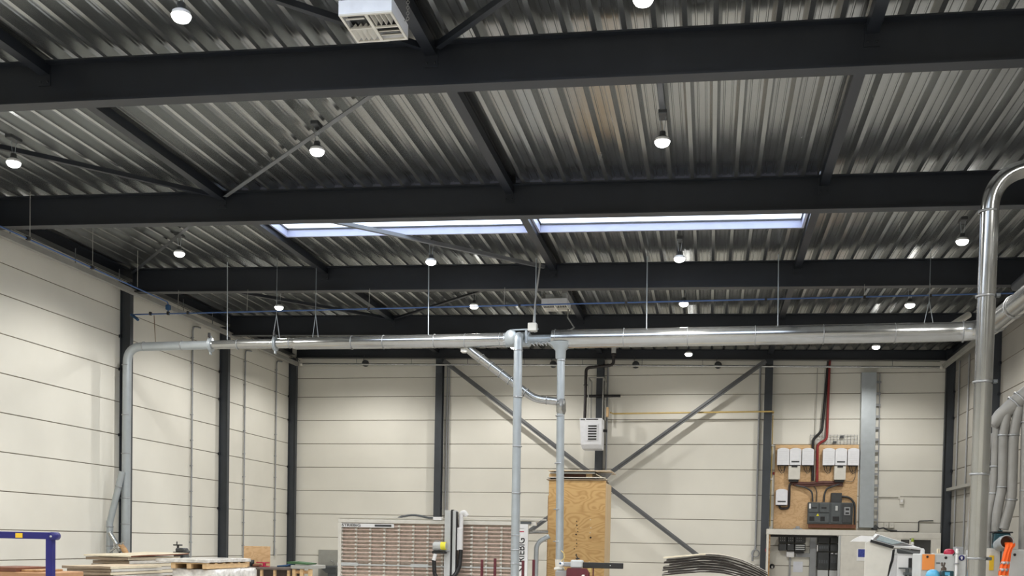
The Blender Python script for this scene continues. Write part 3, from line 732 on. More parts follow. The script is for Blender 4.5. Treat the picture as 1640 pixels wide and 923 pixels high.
# ------------------------------------------------------------------ electrical wall
BY = 38.78
t = thing('plywood_backboard', 'plywood board on the back wall carrying the electrical gear', 'board', (3.6,BY,2.25))
part('board', MB().cbox(2.22,5.06,BY,YB-.003,2.27,5.24,.004), m_osb, t)
part('top_batten', MB().box(2.22,5.06,BY-.015,BY,5.14,5.26), m_timber, t)
def inverter(x0, x1, z0, z1, label, kind, front=BY-.22):
    t = thing('inverter', label, 'inverter', ((x0+x1)/2,BY-.1,z0), 'solar inverters')
    a = MB(); n = 8; prof_ = []
    w = (x1-x0)/2; xm = (x0+x1)/2
    pts = [(x0,z0),(x1,z0),(x1,z1-.07)] + [(xm+w*math.cos(PI*k/n)*.98, z1-.07+.07*math.sin(PI*k/n)) for k in range(1,n)] + [(x0,z1-.07)]
    a.prism(pts, front, BY-.001); cs = part('casing', a, m_whiteb, t)
    if kind == 'plain':
        g_ = MB()
        for k in range(6): g_.box(x0+.05,x1-.05,front-.003,front,z0+.09+k*.075,z0+.094+k*.075)
        part('casing_line', g_, m_lgrey, cs)
    else: part('display_slot', MB().box(x0+.06,x1-.06,front-.004,front,z0+.09,z0+.14), m_vdgrey, cs)
    part('terminal_shroud', MB().box(x0+.03,x1-.03,front+.04,BY-.001,z0-.03,z0), m_black, t)
    return t
zt, zb = 5.13, 4.53
row = [(2.28,2.69,'leftmost','plain'),(2.71,3.10,'second','slot'),(3.13,3.53,'third','plain'),(3.84,4.24,'fourth','plain'),(4.26,4.65,'fifth','slot'),(4.68,5.06,'rightmost','plain')]
for x0,x1,w_,k in row:
    inverter(x0,x1,zb,zt,w_+' white box in the upper row on the plywood backboard',k)
for x0,x1,l in ((2.68,3.08,'left'),(4.24,4.63,'right')):
    t = thing('isolator_box', l+' pale box hanging below the upper row of white boxes', 'electrical box', ((x0+x1)/2,BY-.1,4.02), 'isolator boxes')
    cs = part('casing', MB().cbox(x0,x1,BY-.2,BY-.001,4.02,4.495,.012), m_offw, t)
    part('latch', MB().box(x0+.10,x1-.10,BY-.215,BY-.2,4.45,4.52), m_black, cs)
    part('gland_plate', MB().box(x0+.03,x1-.05,BY-.16,BY-.001,3.94,4.02), m_black, t)
inverter(2.27,2.67,3.12,3.68,'single white box low on the left of the plywood backboard','slot')
# looped cables under the boxes
def cable(pts, r, m, label, grp='cables on the backboard'):
    solo('power_cable', MB().tube(bend(pts,.12,4), r, 8), m, label, 'cable', grp)
cy_ = BY-.05
for x, l in ((2.45,'leftmost'),(3.33,'third'),(4.02,'fourth'),(4.88,'rightmost')):
    solo('cable_loop', MB().tube([(x-.12,cy_,zb-.02),(x-.10,cy_,4.38),(x,cy_,4.24),(x+.09,cy_,4.30),(x+.13,cy_,zb-.02)], .012, 6).tube([(x-.05,cy_,zb-.02),(x,cy_,4.32),(x+.08,cy_,4.36),(x+.1,cy_,zb-.02)], .01, 6), m_vdgrey, 'thin cables looping under the '+l+' white box of the upper row', 'cable', 'cables on the backboard')
cable([(3.94,BY-.06,8.2),(3.80,BY-.06,5.75),(3.50,BY-.06,5.45),(3.52,BY-.06,3.98)], .045, m_black, 'black cable conduit dropping to the backboard')
cable([(4.05,BY-.06,8.5),(3.98,BY-.06,8.1),(3.97,BY-.06,5.45),(3.66,BY-.06,5.28),(3.68,BY-.06,3.95)], .045, m_redc, 'dark red cable dropping to the backboard')
solo('wire_ladder', (lambda a: [a.bar((3.58,BY-.03,3.9+k*.28),(3.66,BY-.03,3.9+k*.28),.02,.02) for k in range(5)] and a)(MB().bar((3.585,BY-.03,3.85),(3.585,BY-.03,8.0),.02,.02,(0,1,0)).bar((3.84,BY-.02,5.5),(3.84,BY-.02,8.0),.02,.02,(0,1,0))), m_rail, 'thin vertical cable ladder behind the red and black cables', 'cable ladder')
a = MB()
for i, z in enumerate((3.96,3.92,3.88,3.85)): a.tube([(2.75+.05*i,cy_-.03*(i%2),z-.03),(3.4,cy_-.03*(i%2),z-.05),(3.9,cy_-.03*(i%2),z),(4.55,cy_-.03*(i%2),z-.02)], .032, 8)
solo('cable_bundle', a, m_copper, 'thick bundle of brown cables across the backboard below the white boxes', 'cable')
cable([(2.85,cy_,3.92),(2.74,cy_,3.85),(2.74,cy_,3.0),(2.45,cy_,2.98),(2.4,cy_,3.1)], .04, m_flue, 'brown cable curling round the single low white box')
cable([(2.95,cy_-.05,3.82),(3.3,cy_-.05,3.75),(3.52,cy_-.05,3.6),(3.54,cy_-.05,3.24)], .03, m_vdgrey, 'dark cable arching down to the left of the meter cabinet')
cable([(4.45,cy_-.05,3.88),(4.0,cy_-.05,3.72),(3.93,cy_-.05,3.5),(3.93,cy_-.05,3.24)], .03, m_vdgrey, 'dark cable arching down to the middle of the meter cabinet')
cable([(4.5,cy_,3.45),(4.8,cy_,3.42),(4.98,cy_,3.2),(5.0,cy_,2.35)], .035, m_vdgrey, 'dark cable arching over the right of the meter cabinet')
cable([(4.6,cy_,4.0),(4.9,cy_,3.95),(4.98,cy_,4.2),(4.98,cy_,4.5)], .012, m_boardb, 'thin tan cable right of the right-hand pale box')
cable([(3.3,cy_-.02,3.84),(3.6,cy_-.02,3.8),(3.68,cy_-.02,3.6),(3.68,cy_-.02,3.24)], .016, m_vdgrey, 'thin dark cable beside the arching cable left of centre')
# wire basket tray
a = MB()
for z in (5.30,5.40,5.50,5.60): a.tube([(3.40,BY-.02,z),(5.02,BY-.02,z)], .007, 5)
for k in range(15): a.tube([(3.42+k*.114,BY-.02,5.27),(3.42+k*.114,BY-.02,5.62)], .007, 5)
t = thing('wire_tray', 'wire basket tray above the plywood backboard', 'cable tray', (4.2,BY,5.27))
part('mesh', a, m_mgrey, t); part('bracket', MB().box(4.42,4.54,BY-.05,BY,5.50,5.58).box(4.18,4.30,BY-.05,BY,5.30,5.38), m_vdgrey, t)
# meter cabinet
t = thing('meter_cabinet', 'dark grey meter cabinet at the foot of the backboard', 'electrical cabinet', (4.1,BY-.1,2.4))
part('housing', MB().cbox(3.38,4.90,BY-.26,BY-.001,2.46,3.22,.015), m_dgrey, t)
part('plinth', MB().box(3.42,5.0,BY-.22,BY-.001,2.33,2.46), m_cardd, t)
covers = []
for (xa,xb,za,zb_,m) in ((3.40,3.74,2.86,3.19,m_dgrey),(3.76,4.11,2.86,3.19,m_dgrey),(3.40,4.11,2.50,2.83,m_dgrey),(4.15,4.50,2.50,3.19,m_dgrey),(4.54,4.87,2.50,3.19,m_vdgrey)):
    covers.append((xa,xb,za,zb_,part('cover', MB().cbox(xa,xb,BY-.30,BY-.26,za,zb_,.02), m, t)))
for (xa,xb,za,zb_) in ((3.50,3.68,3.0,3.05),(3.83,4.0,3.0,3.05),(3.43,3.6,2.56,2.72),(3.80,3.95,2.56,2.72),(4.22,4.44,2.56,2.73)):
    part('breaker_window', MB().box(xa,xb,BY-.308,BY-.30,za,zb_), m_black, next(c[4] for c in covers if c[0]<=xa<c[1] and c[2]<=za<c[3]))
part('lever', MB().cbox(4.30,4.38,BY-.33,BY-.30,2.93,3.10,.01), m_lgrey, t, 'pale lever handle')
part('warning_triangle', MB().prism([(3.66,2.74),(3.76,2.74),(3.71,2.83)], BY-.306, BY-.301), M('signal_yellow',(.75,.68,.02),.5), t, 'yellow triangle sticker')
mt_ = part('meter', MB().cbox(4.60,4.80,BY-.33,BY-.30,2.78,3.06,.01), m_mgrey, t)
part('meter_dial', MB().box(4.64,4.76,BY-.335,BY-.33,2.95,3.02).box(4.64,4.76,BY-.335,BY-.33,2.82,2.88), m_black, mt_)
part('label_sticker', MB().box(3.41,3.47,BY-.306,BY-.301,3.0,3.17), m_white, t)
part('top_box', MB().cbox(4.16,4.52,BY-.22,BY-.001,3.22,3.56,.012), m_vdgrey, t)
# small fittings on the wall
solo('flat_cable_duct', MB().prism([(5.06,7.75),(5.55,7.75),(5.60,2.36),(5.12,2.36)], 38.50, YB-.002), m_galvd, 'tall flat galvanised duct right of the backboard', 'duct')
a = MB().bar((5.62,38.72,2.4),(5.55,38.72,7.75),.03,.05,(0,1,0)).bar((5.76,38.72,2.4),(5.69,38.72,7.75),.03,.05,(0,1,0))
for k in range(13): a.box(5.56,5.74,38.70,38.74,2.6+k*.4,2.68+k*.4)
solo('cable_ladder', a, m_mgrey, 'grey cable ladder along the right edge of the flat galvanised duct', 'cable ladder')
t = thing('light_switch', 'white switch at the end of a horizontal conduit, back wall right', 'switch', (6.55,38.8,3.2))
part('switch_box', MB().cbox(6.48,6.62,38.74,38.83,3.19,3.41,.012), m_offw, t); part('rocker', MB().box(6.52,6.58,38.73,38.74,3.26,3.35), m_white, t)
part('conduit', MB().tube([(5.72,38.79,3.46),(6.48,38.79,3.46)], .028, 8).cbox(6.44,6.5,38.76,38.83,3.38,3.47,.01), m_offw, t)
for x, l in ((5.98,'left'),(6.16,'right')):
    t = thing('junction_box', l+' of two small pale boxes above the switch cupboard', 'junction box', (x+.07,38.8,2.37), 'small wall boxes')
    part('box_body', MB().cbox(x,x+.16,38.74,38.83,2.36,2.55,.01), m_offw, t); part('cover_screw', MB().lathe([(0,-.006),(.012,-.006),(.012,0)], (x+.08,38.74,2.45), (0,1,0), 8), m_mgrey, t)
solo('cable_clump', MB().tube([(5.55,38.6,2.30),(5.68,38.6,2.44),(5.8,38.58,2.33),(5.95,38.6,2.36),(6.1,38.6,2.28),(6.4,38.6,2.26)], .03, 8).cbox(5.6,5.74,38.5,38.7,2.27,2.44,.02), m_vdgrey, 'clump of dark cables at the foot of the flat galvanised duct', 'cable')
solo('black_conduit_run', MB().tube(bend([(6.2,38.79,2.25),(7.14,38.79,2.25),(7.14,38.79,2.62),(7.62,38.79,2.64)],.05,3), .018, 8), m_vdgrey, 'thin dark conduit stepping up near the right back corner', 'conduit')
solo('small_meter', MB().cbox(2.98,3.12,38.55,38.7,2.25,2.37,.02).tube([(2.9,38.6,2.27),(3.2,38.6,2.27)], .03, 8), m_mgrey, 'small grey device on top of the switch cupboard, left of the meter cabinet', 'device')
solo('alarm_button', MB().cbox(1.95,2.10,38.42,38.52,1.45,1.56,.012), m_redb, 'small red alarm box on the post left of the switch cupboard', 'alarm')
solo('alarm_button', MB().cbox(2.15,2.21,38.74,38.83,4.2,4.29,.01), m_redc, 'tiny red box beside the post, left of the backboard', 'alarm')

# switch cupboard
t = thing('switch_cupboard', 'off-white cupboard with its left side open, showing meter panels', 'cupboard', (4,38.2,0))
part('top_board', MB().cbox(1.96,5.60,37.98,38.5,2.06,2.25,.01), m_offw, t)
part('side_post', MB().box(1.97,2.03,37.98,38.45,.0,2.06), m_offw, t)
part('inner_jamb', MB().box(2.03,2.09,38.05,38.45,.0,2.06), m_plyw2, t, 'brown inner edge')
part('door_panel', MB().cbox(4.46,5.5,37.98,38.04,.0,2.055,.008), m_offw, t)
part('door_edge', MB().box(4.38,4.455,37.98,38.06,.0,2.055), m_lgrey, t)
part('latch', MB().box(5.02,5.12,37.955,37.98,1.97,2.03), m_black, t)
part('soffit', MB().box(2.09,4.38,38.46,38.5,1.98,2.06), m_black, t)
t = thing('meter_cabinet', 'left block of dark meter boxes inside the open cupboard', 'meter panel', (2.9,38.6,1.5), 'meter panels')
for xa,xb,za,zb_ in ((2.42,2.68,1.78,2.03),(2.70,2.94,1.78,2.03),(2.96,3.33,1.78,2.03),(2.42,2.68,1.50,1.75),(2.70,2.94,1.50,1.75),(2.96,3.33,1.50,1.75)):
    part('box', MB().cbox(xa,xb,38.5,YB-.001,za,zb_,.015), m_vdgrey, t)
a = MB()
for i in range(3):
    for j in range(2):
        for xx in (2.45,2.73,3.02): a.box(xx+i*.07,xx+i*.07+.025,38.492,38.5,1.85+j*.09,1.87+j*.09)
for j in range(3): a.box(2.99,3.30,38.492,38.5,1.54+j*.07,1.57+j*.07)
part('vent_slot', a, m_lgrey, t); part('sticker', MB().box(2.73,2.79,38.492,38.5,1.71,1.73), m_white, t)
part('terminal_strip', MB().box(2.98,3.28,38.52,YB-.001,1.42,1.49), m_black, t)
t = thing('meter_cabinet', 'tall right block of dark meter boxes inside the open cupboard', 'meter panel', (4.1,38.6,.8), 'meter panels')
for xa,xb,za,zb_ in ((3.76,4.14,1.78,2.03),(4.17,4.44,1.78,2.03),(3.76,4.14,1.50,1.76),(4.17,4.44,1.50,1.76),(3.76,4.14,.86,1.47),(4.17,4.44,.86,1.47)):
    part('box', MB().cbox(xa,xb,38.5,YB-.001,za,zb_,.012), m_vdgrey, t)
a = MB()
for k in range(4):
    a.box(3.80+k*.08,3.85+k*.08,38.493,38.5,1.60,1.68); a.box(3.80+k*.08,3.85+k*.08,38.493,38.5,1.08,1.2)
    a.box(4.21+k*.05,4.24+k*.05,38.493,38.5,1.1,1.34)
part('fuse_row', a, m_dgrey, t)
part('sticker', MB().box(4.20,4.27,38.492,38.5,1.42,1.45).box(4.34,4.42,38.492,38.5,1.41,1.44).box(3.72,3.75,38.5,38.52,1.5,1.72), m_white, t)
part('lower_box', MB().cbox(3.76,4.12,38.5,YB-.001,.55,.84,.012).cbox(4.16,4.44,38.5,YB-.001,.55,.84,.012), m_lgrey, t)
solo('cable_channel', MB().box(3.50,3.72,38.7,YB-.002,.3,2.04).prism([(3.5,1.42),(3.5,1.28),(3.02,1.28),(3.02,1.40),(3.3,1.42)],38.7,YB-.002), m_mgrey, 'wide grey cable trunk between the two meter panels', 'trunking')
t = thing('junction_box', 'white box below the left meter panel inside the cupboard', 'junction box', (2.8,38.7,1.25))
part('box_body', MB().cbox(2.69,2.96,38.62,YB-.001,1.27,1.48,.012), m_white, t); part('down_conduit', MB().box(2.80,2.86,38.76,YB-.001,.3,1.27), m_mgrey, t)
solo('wall_notice', MB().box(2.95,3.28,38.815,YB-.001,.74,1.12), m_paper, 'sheet of paper pinned below the meters in the cupboard', 'notice')
t = thing('wall_socket', 'small dark socket with white plug near the left post of the cupboard', 'socket', (2.2,38.8,.9))
part('plate', MB().lathe([(0,-.03),(.09,-.03),(.09,0)], (2.22,YB-.001,.93), (0,1,0), 14), m_vdgrey, t); part('plug', MB().cbox(2.19,2.25,38.75,38.80,.86,.94,.01), m_white, t)
t = thing('poster', 'small poster with a blue picture on the cupboard door', 'poster', (5.2,37.97,1.2))
ps = part('sheet', MB().box(5.0,5.45,37.972,37.978,1.2,1.62), m_white, t); part('picture', MB().box(5.04,5.45,37.968,37.972,1.33,1.6), m_blued, ps)
# partition with window right of the cupboard
mb = MB().cbox(5.62,7.72,37.95,38.10,1.92+.08,2.20,.008); mb.box(5.62,6.38,37.95,38.1,0,2.0); mb.box(7.46,7.72,37.95,38.1,0,2.0); mb.box(6.38,7.46,37.95,38.1,0,.8)
struct('wall_partition', mb, m_offw)
w = struct('window_1', MB().box(6.38,6.43,37.96,38.09,.8,2.0).box(6.71,6.76,37.96,38.09,.8,2.0).box(7.41,7.46,37.96,38.09,.8,2.0).box(6.43,7.41,37.96,38.09,1.96,2.0), m_offw)
part('pane', MB().box(6.43,6.71,38.02,38.03,.8,1.96).box(6.76,7.41,38.02,38.03,.8,1.96), m_glass, w)
t = thing('spray_bottle', 'green-capped white bottle in front of the partition window', 'bottle', (6.8,37.9,1.7))
part('bottle_body', MB().lathe([(0,0),(.05,0),(.05,.14),(.025,.18),(0,.18)], (6.8,37.9,1.72), n=14), m_white, t); part('cap', MB().lathe([(.03,.16),(.05,.18),(.05,.24),(.02,.29),(0,.29)], (6.8,37.9,1.72), n=14), M('lime_green',(.35,.45,.05),.5), t)
solo('window_shelf', MB().box(6.6,7.0,37.82,37.95,1.69,1.72), m_offw, 'little ledge on the partition window', 'shelf')

# ------------------------------------------------------------------ vertical panel saw
SY = 31.5
t = thing('panel_saw', 'long vertical panel saw with slatted frame in front of the back wall', 'saw', (-8.2,SY,0))
def sawz(z): return z
a = MB(); a.cbox(-11.42,-5.15,SY-.05,SY+.12,2.12,2.23,.01); a.box(-11.40,-5.1,SY+.05,SY+.2,2.23,2.27); a.bar((-11.42,SY+.02,2.30),(-4.85,SY+.02,2.30),.05,.03)
part('top_rail', a, m_offw, t)
a = MB(); a.box(-11.40,-11.30,SY-.08,SY+.2,0,2.12); a.box(-5.52,-5.42,SY+.04,SY+.2,0,2.12); a.box(-11.4,-5.42,SY,SY+.2,.15,.3)
for x in (-11.2,-9,-7,-5.55): a.box(x-.05,x+.05,SY-.25,SY+.7,0,.08); a.bar((x,SY+.65,.05),(x,SY+.2,1.7),.07,.07,(1,0,0))
part('frame', a, m_offw, t)
part('rear_board', MB().box(-11.32,-5.45,SY+.10,SY+.14,.3,2.12), m_slatb, t)
a = MB(); zs = [2.03-.118*k for k in range(14)]
for k, z in enumerate(zs):
    if k == 10: continue
    a.box(-11.34,-5.45,SY-.03,SY-.005,z-.017,z+.017)
part('slat', a, m_slat, t)
for k in range(14):
    x = -11.30+k*.462
    if x < -5.4:
        a = MB(); a.box(x-.018,x+.018,SY+.06,SY+.10,.3,2.08)
        for z in zs: a.box(x-.032,x+.032,SY-.036,SY+.06,z-.02,z+.035)
        part('support_bar', a, m_offw, t)
part('middle_rail', MB().box(-11.42,-10.75,SY-.06,SY,.78,.88).box(-10.75,-5.45,SY-.05,SY,.80,.84).box(-9.05,-8.5,SY-.06,SY,.78,.88), m_lgrey, t)
sg = part('sign_strip', MB().box(-11.36,-9.60,SY-.065,SY-.05,1.985,2.10), m_white, t)
part('sign_label', MB().box(-10.22,-9.68,SY-.07,SY-.065,2.01,2.075), m_vdgrey, sg)
text_part('lettering', 'STRIEBIG', m_black, sg, Matrix.Translation((-10.98,SY-.068,2.043)) @ FACE_Y @ Matrix.Diagonal((1.45,1,1,1)), .108)
# vertical sign board at the right end
eb = part('end_board', MB().cbox(-5.78,-5.38,SY-.14,SY-.06,.0,2.16,.01), m_white, t)
text_part('end_lettering', 'STRIEBIG', m_black, eb, Matrix.Translation((-5.572,SY-.142,1.24)) @ FACE_Y @ Matrix.Rotation(PI/2,4,'Z') @ Matrix.Diagonal((.84,1,1,1)), .31)
part('logo_bar', MB().box(-5.67,-5.50,SY-.145,SY-.14,1.92,1.95), m_redb, eb, 'red bar of the logo'); part('logo_line', MB().box(-5.67,-5.50,SY-.145,SY-.14,2.03,2.042), m_mgrey, eb)
part('board_cap', MB().box(-5.62,-5.3,SY-.12,SY,2.17,2.24), m_dgrey, t)
# saw mast, carriage and hose
a = MB(); a.cbox(-7.90,-7.72,SY-.42,SY-.16,.1,2.54,.01); a.cbox(-7.66,-7.56,SY-.38,SY-.16,.1,2.54,.01)
part('mast', a, m_lgrey, t)
part('mast_groove', MB().box(-7.72,-7.66,SY-.34,SY-.18,.1,2.56).box(-7.555,-7.53,SY-.36,SY-.18,.1,2.5), m_black, t)
a = MB(); a.cbox(-7.55,-7.38,SY-.30,SY-.12,1.33,2.02,.02); a.tube(bend([(-7.44,SY-.2,2.0),(-7.44,SY-.2,2.46),(-7.34,SY-.2,2.50),(-7.26,SY-.2,2.38)],.14), .07, 12)
part('mast_cover', a, m_white, t)
cr_ = part('carriage', MB().cbox(-8.22,-7.98,SY-.62,SY-.40,1.30,1.56,.04).cbox(-8.0,-7.72,SY-.58,SY-.40,1.28,1.34,.02).tube([(-8.18,SY-.55,1.56),(-8.13,SY-.55,1.61),(-8.03,SY-.55,1.60),(-7.98,SY-.55,1.56)], .014, 8), m_mgrey, t)
part('carriage_motor', MB().lathe([(0,-.2),(.10,-.2),(.115,-.17),(.115,.17),(.10,.2),(0,.2)], (-7.98,SY-.64,1.46), (1,0,0), 16), m_lgrey, cr_)
part('motor_label', MB().lathe([(.117,-.02),(.117,.14)], (-7.92,SY-.64,1.46), (1,0,0), 16), M('label_yellow',(.80,.74,.05),.5), cr_, 'yellow motor label')
part('carriage_base', MB().cbox(-8.22,-7.80,SY-.66,SY-.42,1.22,1.30,.02), m_black, cr_)
part('hose_spigot', MB().tube([(-8.12,SY-.6,1.22),(-8.17,SY-.6,1.02)], .06, 12), m_white, t)
a = MB().tube(bend([(-8.17,SY-.58,1.03),(-8.15,SY-.55,.55),(-7.95,SY-.5,.38),(-7.6,SY-.4,.5),(-7.44,SY-.3,.8),(-7.42,SY-.25,1.35)],.2), .065, 12)
part('hose', a, m_black, t)
part('travel_box', MB().cbox(-8.35,-8.08,SY-.1,SY+.1,2.24,2.34,.01), m_white, t)
a = MB(); n = 12; pts = [(-9.5+i*.11,SY+.0,2.31+.075*math.sin(PI*min(1,i/9))**1.2) for i in range(n)]
part('hose_cover', MB().tube(pts, [.01]+[.035]*(n-2)+[.01], 8), m_dgrey, t)
# saw extraction pipes towards the tower
t = thing('saw_outlet_pipe', 'two silver pipes between the panel saw and the plywood tower', 'pipe', (-5,SY+.5,1.5))
part('upper_pipe', MB().tube([(-5.42,SY+.25,1.93),(-4.9,SY+.6,1.95)], .06, 12), m_galv, t)
part('lower_pipe', MB().tube(bend([(-5.17,SY+.2,0),(-5.17,SY+.2,1.6),(-4.80,SY+.3,1.82)],.25), .075, 12), m_galvd, t)

# ------------------------------------------------------------------ plywood tower
TY = 32.4; k_ = TY/33.0
t = thing('plywood_tower', 'tall plywood box standing in front of the centre post', 'tower', (-4.0,TY+1,0))
x0, x1, zt_ = -4.93, -3.17, 3.55
part('front_panel', MB().box(x0,x1,TY,TY+.02,0,zt_), m_ply, t)
part('side_panel', MB().box(x1-.02,x1,TY+.14,TY+1.9,0,zt_-.06), m_plyp, t)
part('corner_post', MB().box(x1-.1,x1+.002,TY+.02,TY+.14,0,zt_), m_timber, t)
part('left_panel', MB().box(x0-.03,x0-.01,TY+.05,TY+1.9,0,3.08), m_plyw2, t, 'reddish left side board')
part('rear_panel', MB().box(x0,x1-.02,TY+1.9,TY+1.92,0,zt_-.06), m_plyp, t)
a = MB(); random.seed(3)
for z in [2.30,2.2,2.08,1.98,1.88,1.70,1.60,1.5,1.42,1.25,1.15]:
    a.lathe([(0,-.004),(random.uniform(.014,.026),-.004),(.001,0)], (-4.05+random.uniform(-.05,.05),TY,z+random.uniform(-.03,.03)), (0,1,0), 10)
a.lathe([(0,-.004),(.03,-.004),(.001,0)], (-3.6,TY,1.80), (0,1,0), 10)
part('drilled_hole', a, m_black, t)
a = MB()
for x, z in ((-3.62,2.35),(-3.60,2.10),(-3.62,1.95),(-3.63,1.05)): a.lathe([(0,-.004),(.02,-.004),(.001,0)], (x,TY,z), (0,1,0), 10)
part('pale_plug', a, m_sheett, t)
for z0_, z1_, xa, xb, m, l, nm in ((3.555,3.585,-5.0,-3.22,m_boardb,'lowest dark board lying on top of the plywood tower','loose_board'),
                          (3.625,3.65,-4.98,-3.22,m_offw,'thin pale board lying second on the plywood tower','loose_board'),
                          (3.76,3.79,-4.9,-3.5,m_sgrey,'grey board stacked third on the plywood tower','loose_board'),
                          (3.83,3.86,-4.95,-3.0,m_boardt,'uppermost tan board on the plywood tower','loose_board')):
    solo(nm, MB().cbox(xa,xb,TY-.05,TY+1.6,z0_,z1_,.004), m, l, 'board', 'boards on the tower')
solo('packing_block', MB().box(-4.9,-3.5,TY+.1,TY+1.4,3.586,3.624), m_black, 'dark packing between the lowest boards on the tower', 'block')
for xa, xb, l in ((-4.95,-4.6,'left'),(-3.8,-3.6,'right')): solo('packing_block', MB().cbox(xa,xb,TY+.1,TY+1.4,3.651,3.759,.01), m_timber, l+' timber block under the grey board on the tower', 'block', 'blocks on the tower')
solo('packing_block', MB().box(-4.58,-3.82,TY+.3,TY+1.4,3.651,3.759), m_cardd, 'dark brown filler between the timber blocks on the tower', 'block')
solo('packing_block', MB().box(-4.8,-3.5,TY+.1,TY+1.4,3.79,3.83), m_black, 'black packing below the uppermost tan board', 'block')
a = MB().bar((-3.48,TY+.1,3.75),(-3.15,TY+.1,3.58),.05,.03).bar((-3.4,TY+.1,3.62),(-3.2,TY+.1,3.59),.05,.02).bar((-3.2,TY+.1,3.66),(-3.2,TY+.1,3.58),.05,.02,(1,0,0))
solo('broken_batten', a, m_sheett, 'pale broken battens at the right end of the boards on the tower', 'batten')
solo('steel_bracket', MB().prism([(-3.46,3.80),(-3.0,3.80),(-3.2,3.60),(-3.26,3.60)],TY+.3,TY+.36), m_mgrey, 'dark triangular steel bracket at the right end of the tower top', 'bracket')

# ------------------------------------------------------------------ crosscut saw below the thin pipe
t = thing('crosscut_saw', 'maroon and grey crosscut saw with long black arm before the plywood tower', 'saw', (-3.1,26,.75))
part('head', MB().cbox(-3.36,-3.06,25.85,26.15,1.0,1.20,.03), m_lgrey, t)
part('head_shelf', MB().cbox(-3.62,-3.34,25.9,26.1,1.03,1.14,.02), m_mgrey, t)
part('arm', MB().cbox(-3.06,-2.07,25.92,26.06,1.005,1.145,.01), m_black, t)
part('arm_bolt', MB().lathe([(0,-.01),(.014,-.01),(.014,0)], (-2.38,25.92,1.08), (0,1,0), 10), m_lgrey, t)
part('blade_guard', MB().prism([(-3.45,.755),(-2.90,.755),(-2.90,.92),(-2.96,1.0),(-3.42,1.0),(-3.45,.95)],25.82,25.9), m_red, t)
part('badge', MB().lathe([(0,-.01),(.05,-.01),(.05,0)], (-3.03,25.82,.80), (0,1,0), 6).lathe([(0,-.011),(.016,-.011),(.016,0)], (-3.03,25.815,.80), (0,1,0), 8), m_offw, t)
part('knob', MB().lathe([(0,-.05),(.05,-.05),(.06,0),(.04,.05),(0,.05)], (-3.58,25.85,1.09), (.6,-1,.3), 14), m_whiteb, t)
part('knob_hub', MB().lathe([(0,0),(.025,0),(.025,.02),(0,.02)], (-3.61,25.80,1.105), (.6,-1,.3), 10), m_bluec, t)
part('clamp_lever', MB().tube([(-3.22,26.0,1.2),(-3.2,26.0,1.25),(-3.25,26.0,1.33)], .014, 8).cbox(-3.25,-3.15,25.95,26.05,1.22,1.25,.01), m_black, t)
part('stop_rod', MB().box(-2.82,-2.79,25.98,26.02,.8,1.02).box(-2.90,-2.885,25.9,25.94,.7,.98), m_red, t)
part('side_block', MB().cbox(-2.93,-2.84,25.88,26.0,.9,1.0,.01), m_ygas, t)
part('column', MB().cbox(-3.75,-3.4,25.95,26.3,.75,.93,.03), m_mgrey, t)
part('hose', MB().tube([(-3.62,26.05,1.42),(-3.55,26.02,1.36),(-3.53,26.0,1.25),(-3.6,26.0,1.15)], .014, 8), m_ygas, t)
t = thing('saw_bench', 'low bench carrying the crosscut saw', 'bench', (-3.1,26.1,0))
part('bench_top', MB().cbox(-4.1,-2.2,25.7,26.5,.68,.75,.01), m_timber, t)
for x in (-4.0,-2.3):
    for y in (25.8,26.4): part('leg', MB().box(x-.04,x+.04,y-.04,y+.04,0,.68), m_mgrey, t)
# red stake trolley
t = thing('stake_trolley', 'trolley with dark red upright stakes in front of the panel saw', 'trolley', (-5.3,28,0))
part('deck', MB().cbox(-6.3,-4.4,27.8,28.7,.25,.33,.01), m_red, t)
for x, y, z in ((-6.05,28.0,1.12),(-5.69,28.0,1.16),(-4.92,28.0,1.12),(-4.63,28.0,1.15)): part('stake', MB().cbox(x-.035,x+.035,y-.035,y+.035,.33,z,.006), m_red, t)
for x in (-6.1,-4.6):
    for y in (27.95,28.55): part('wheel', MB().lathe([(0,-.03),(.11,-.03),(.12,-.02),(.12,.02),(.11,.03),(0,.03)], (x,y,.125), (0,1,0), 16), m_black, t)
part('load', MB().box(-6.2,-4.5,28.1,28.5,.33,.62), m_boardb, t)

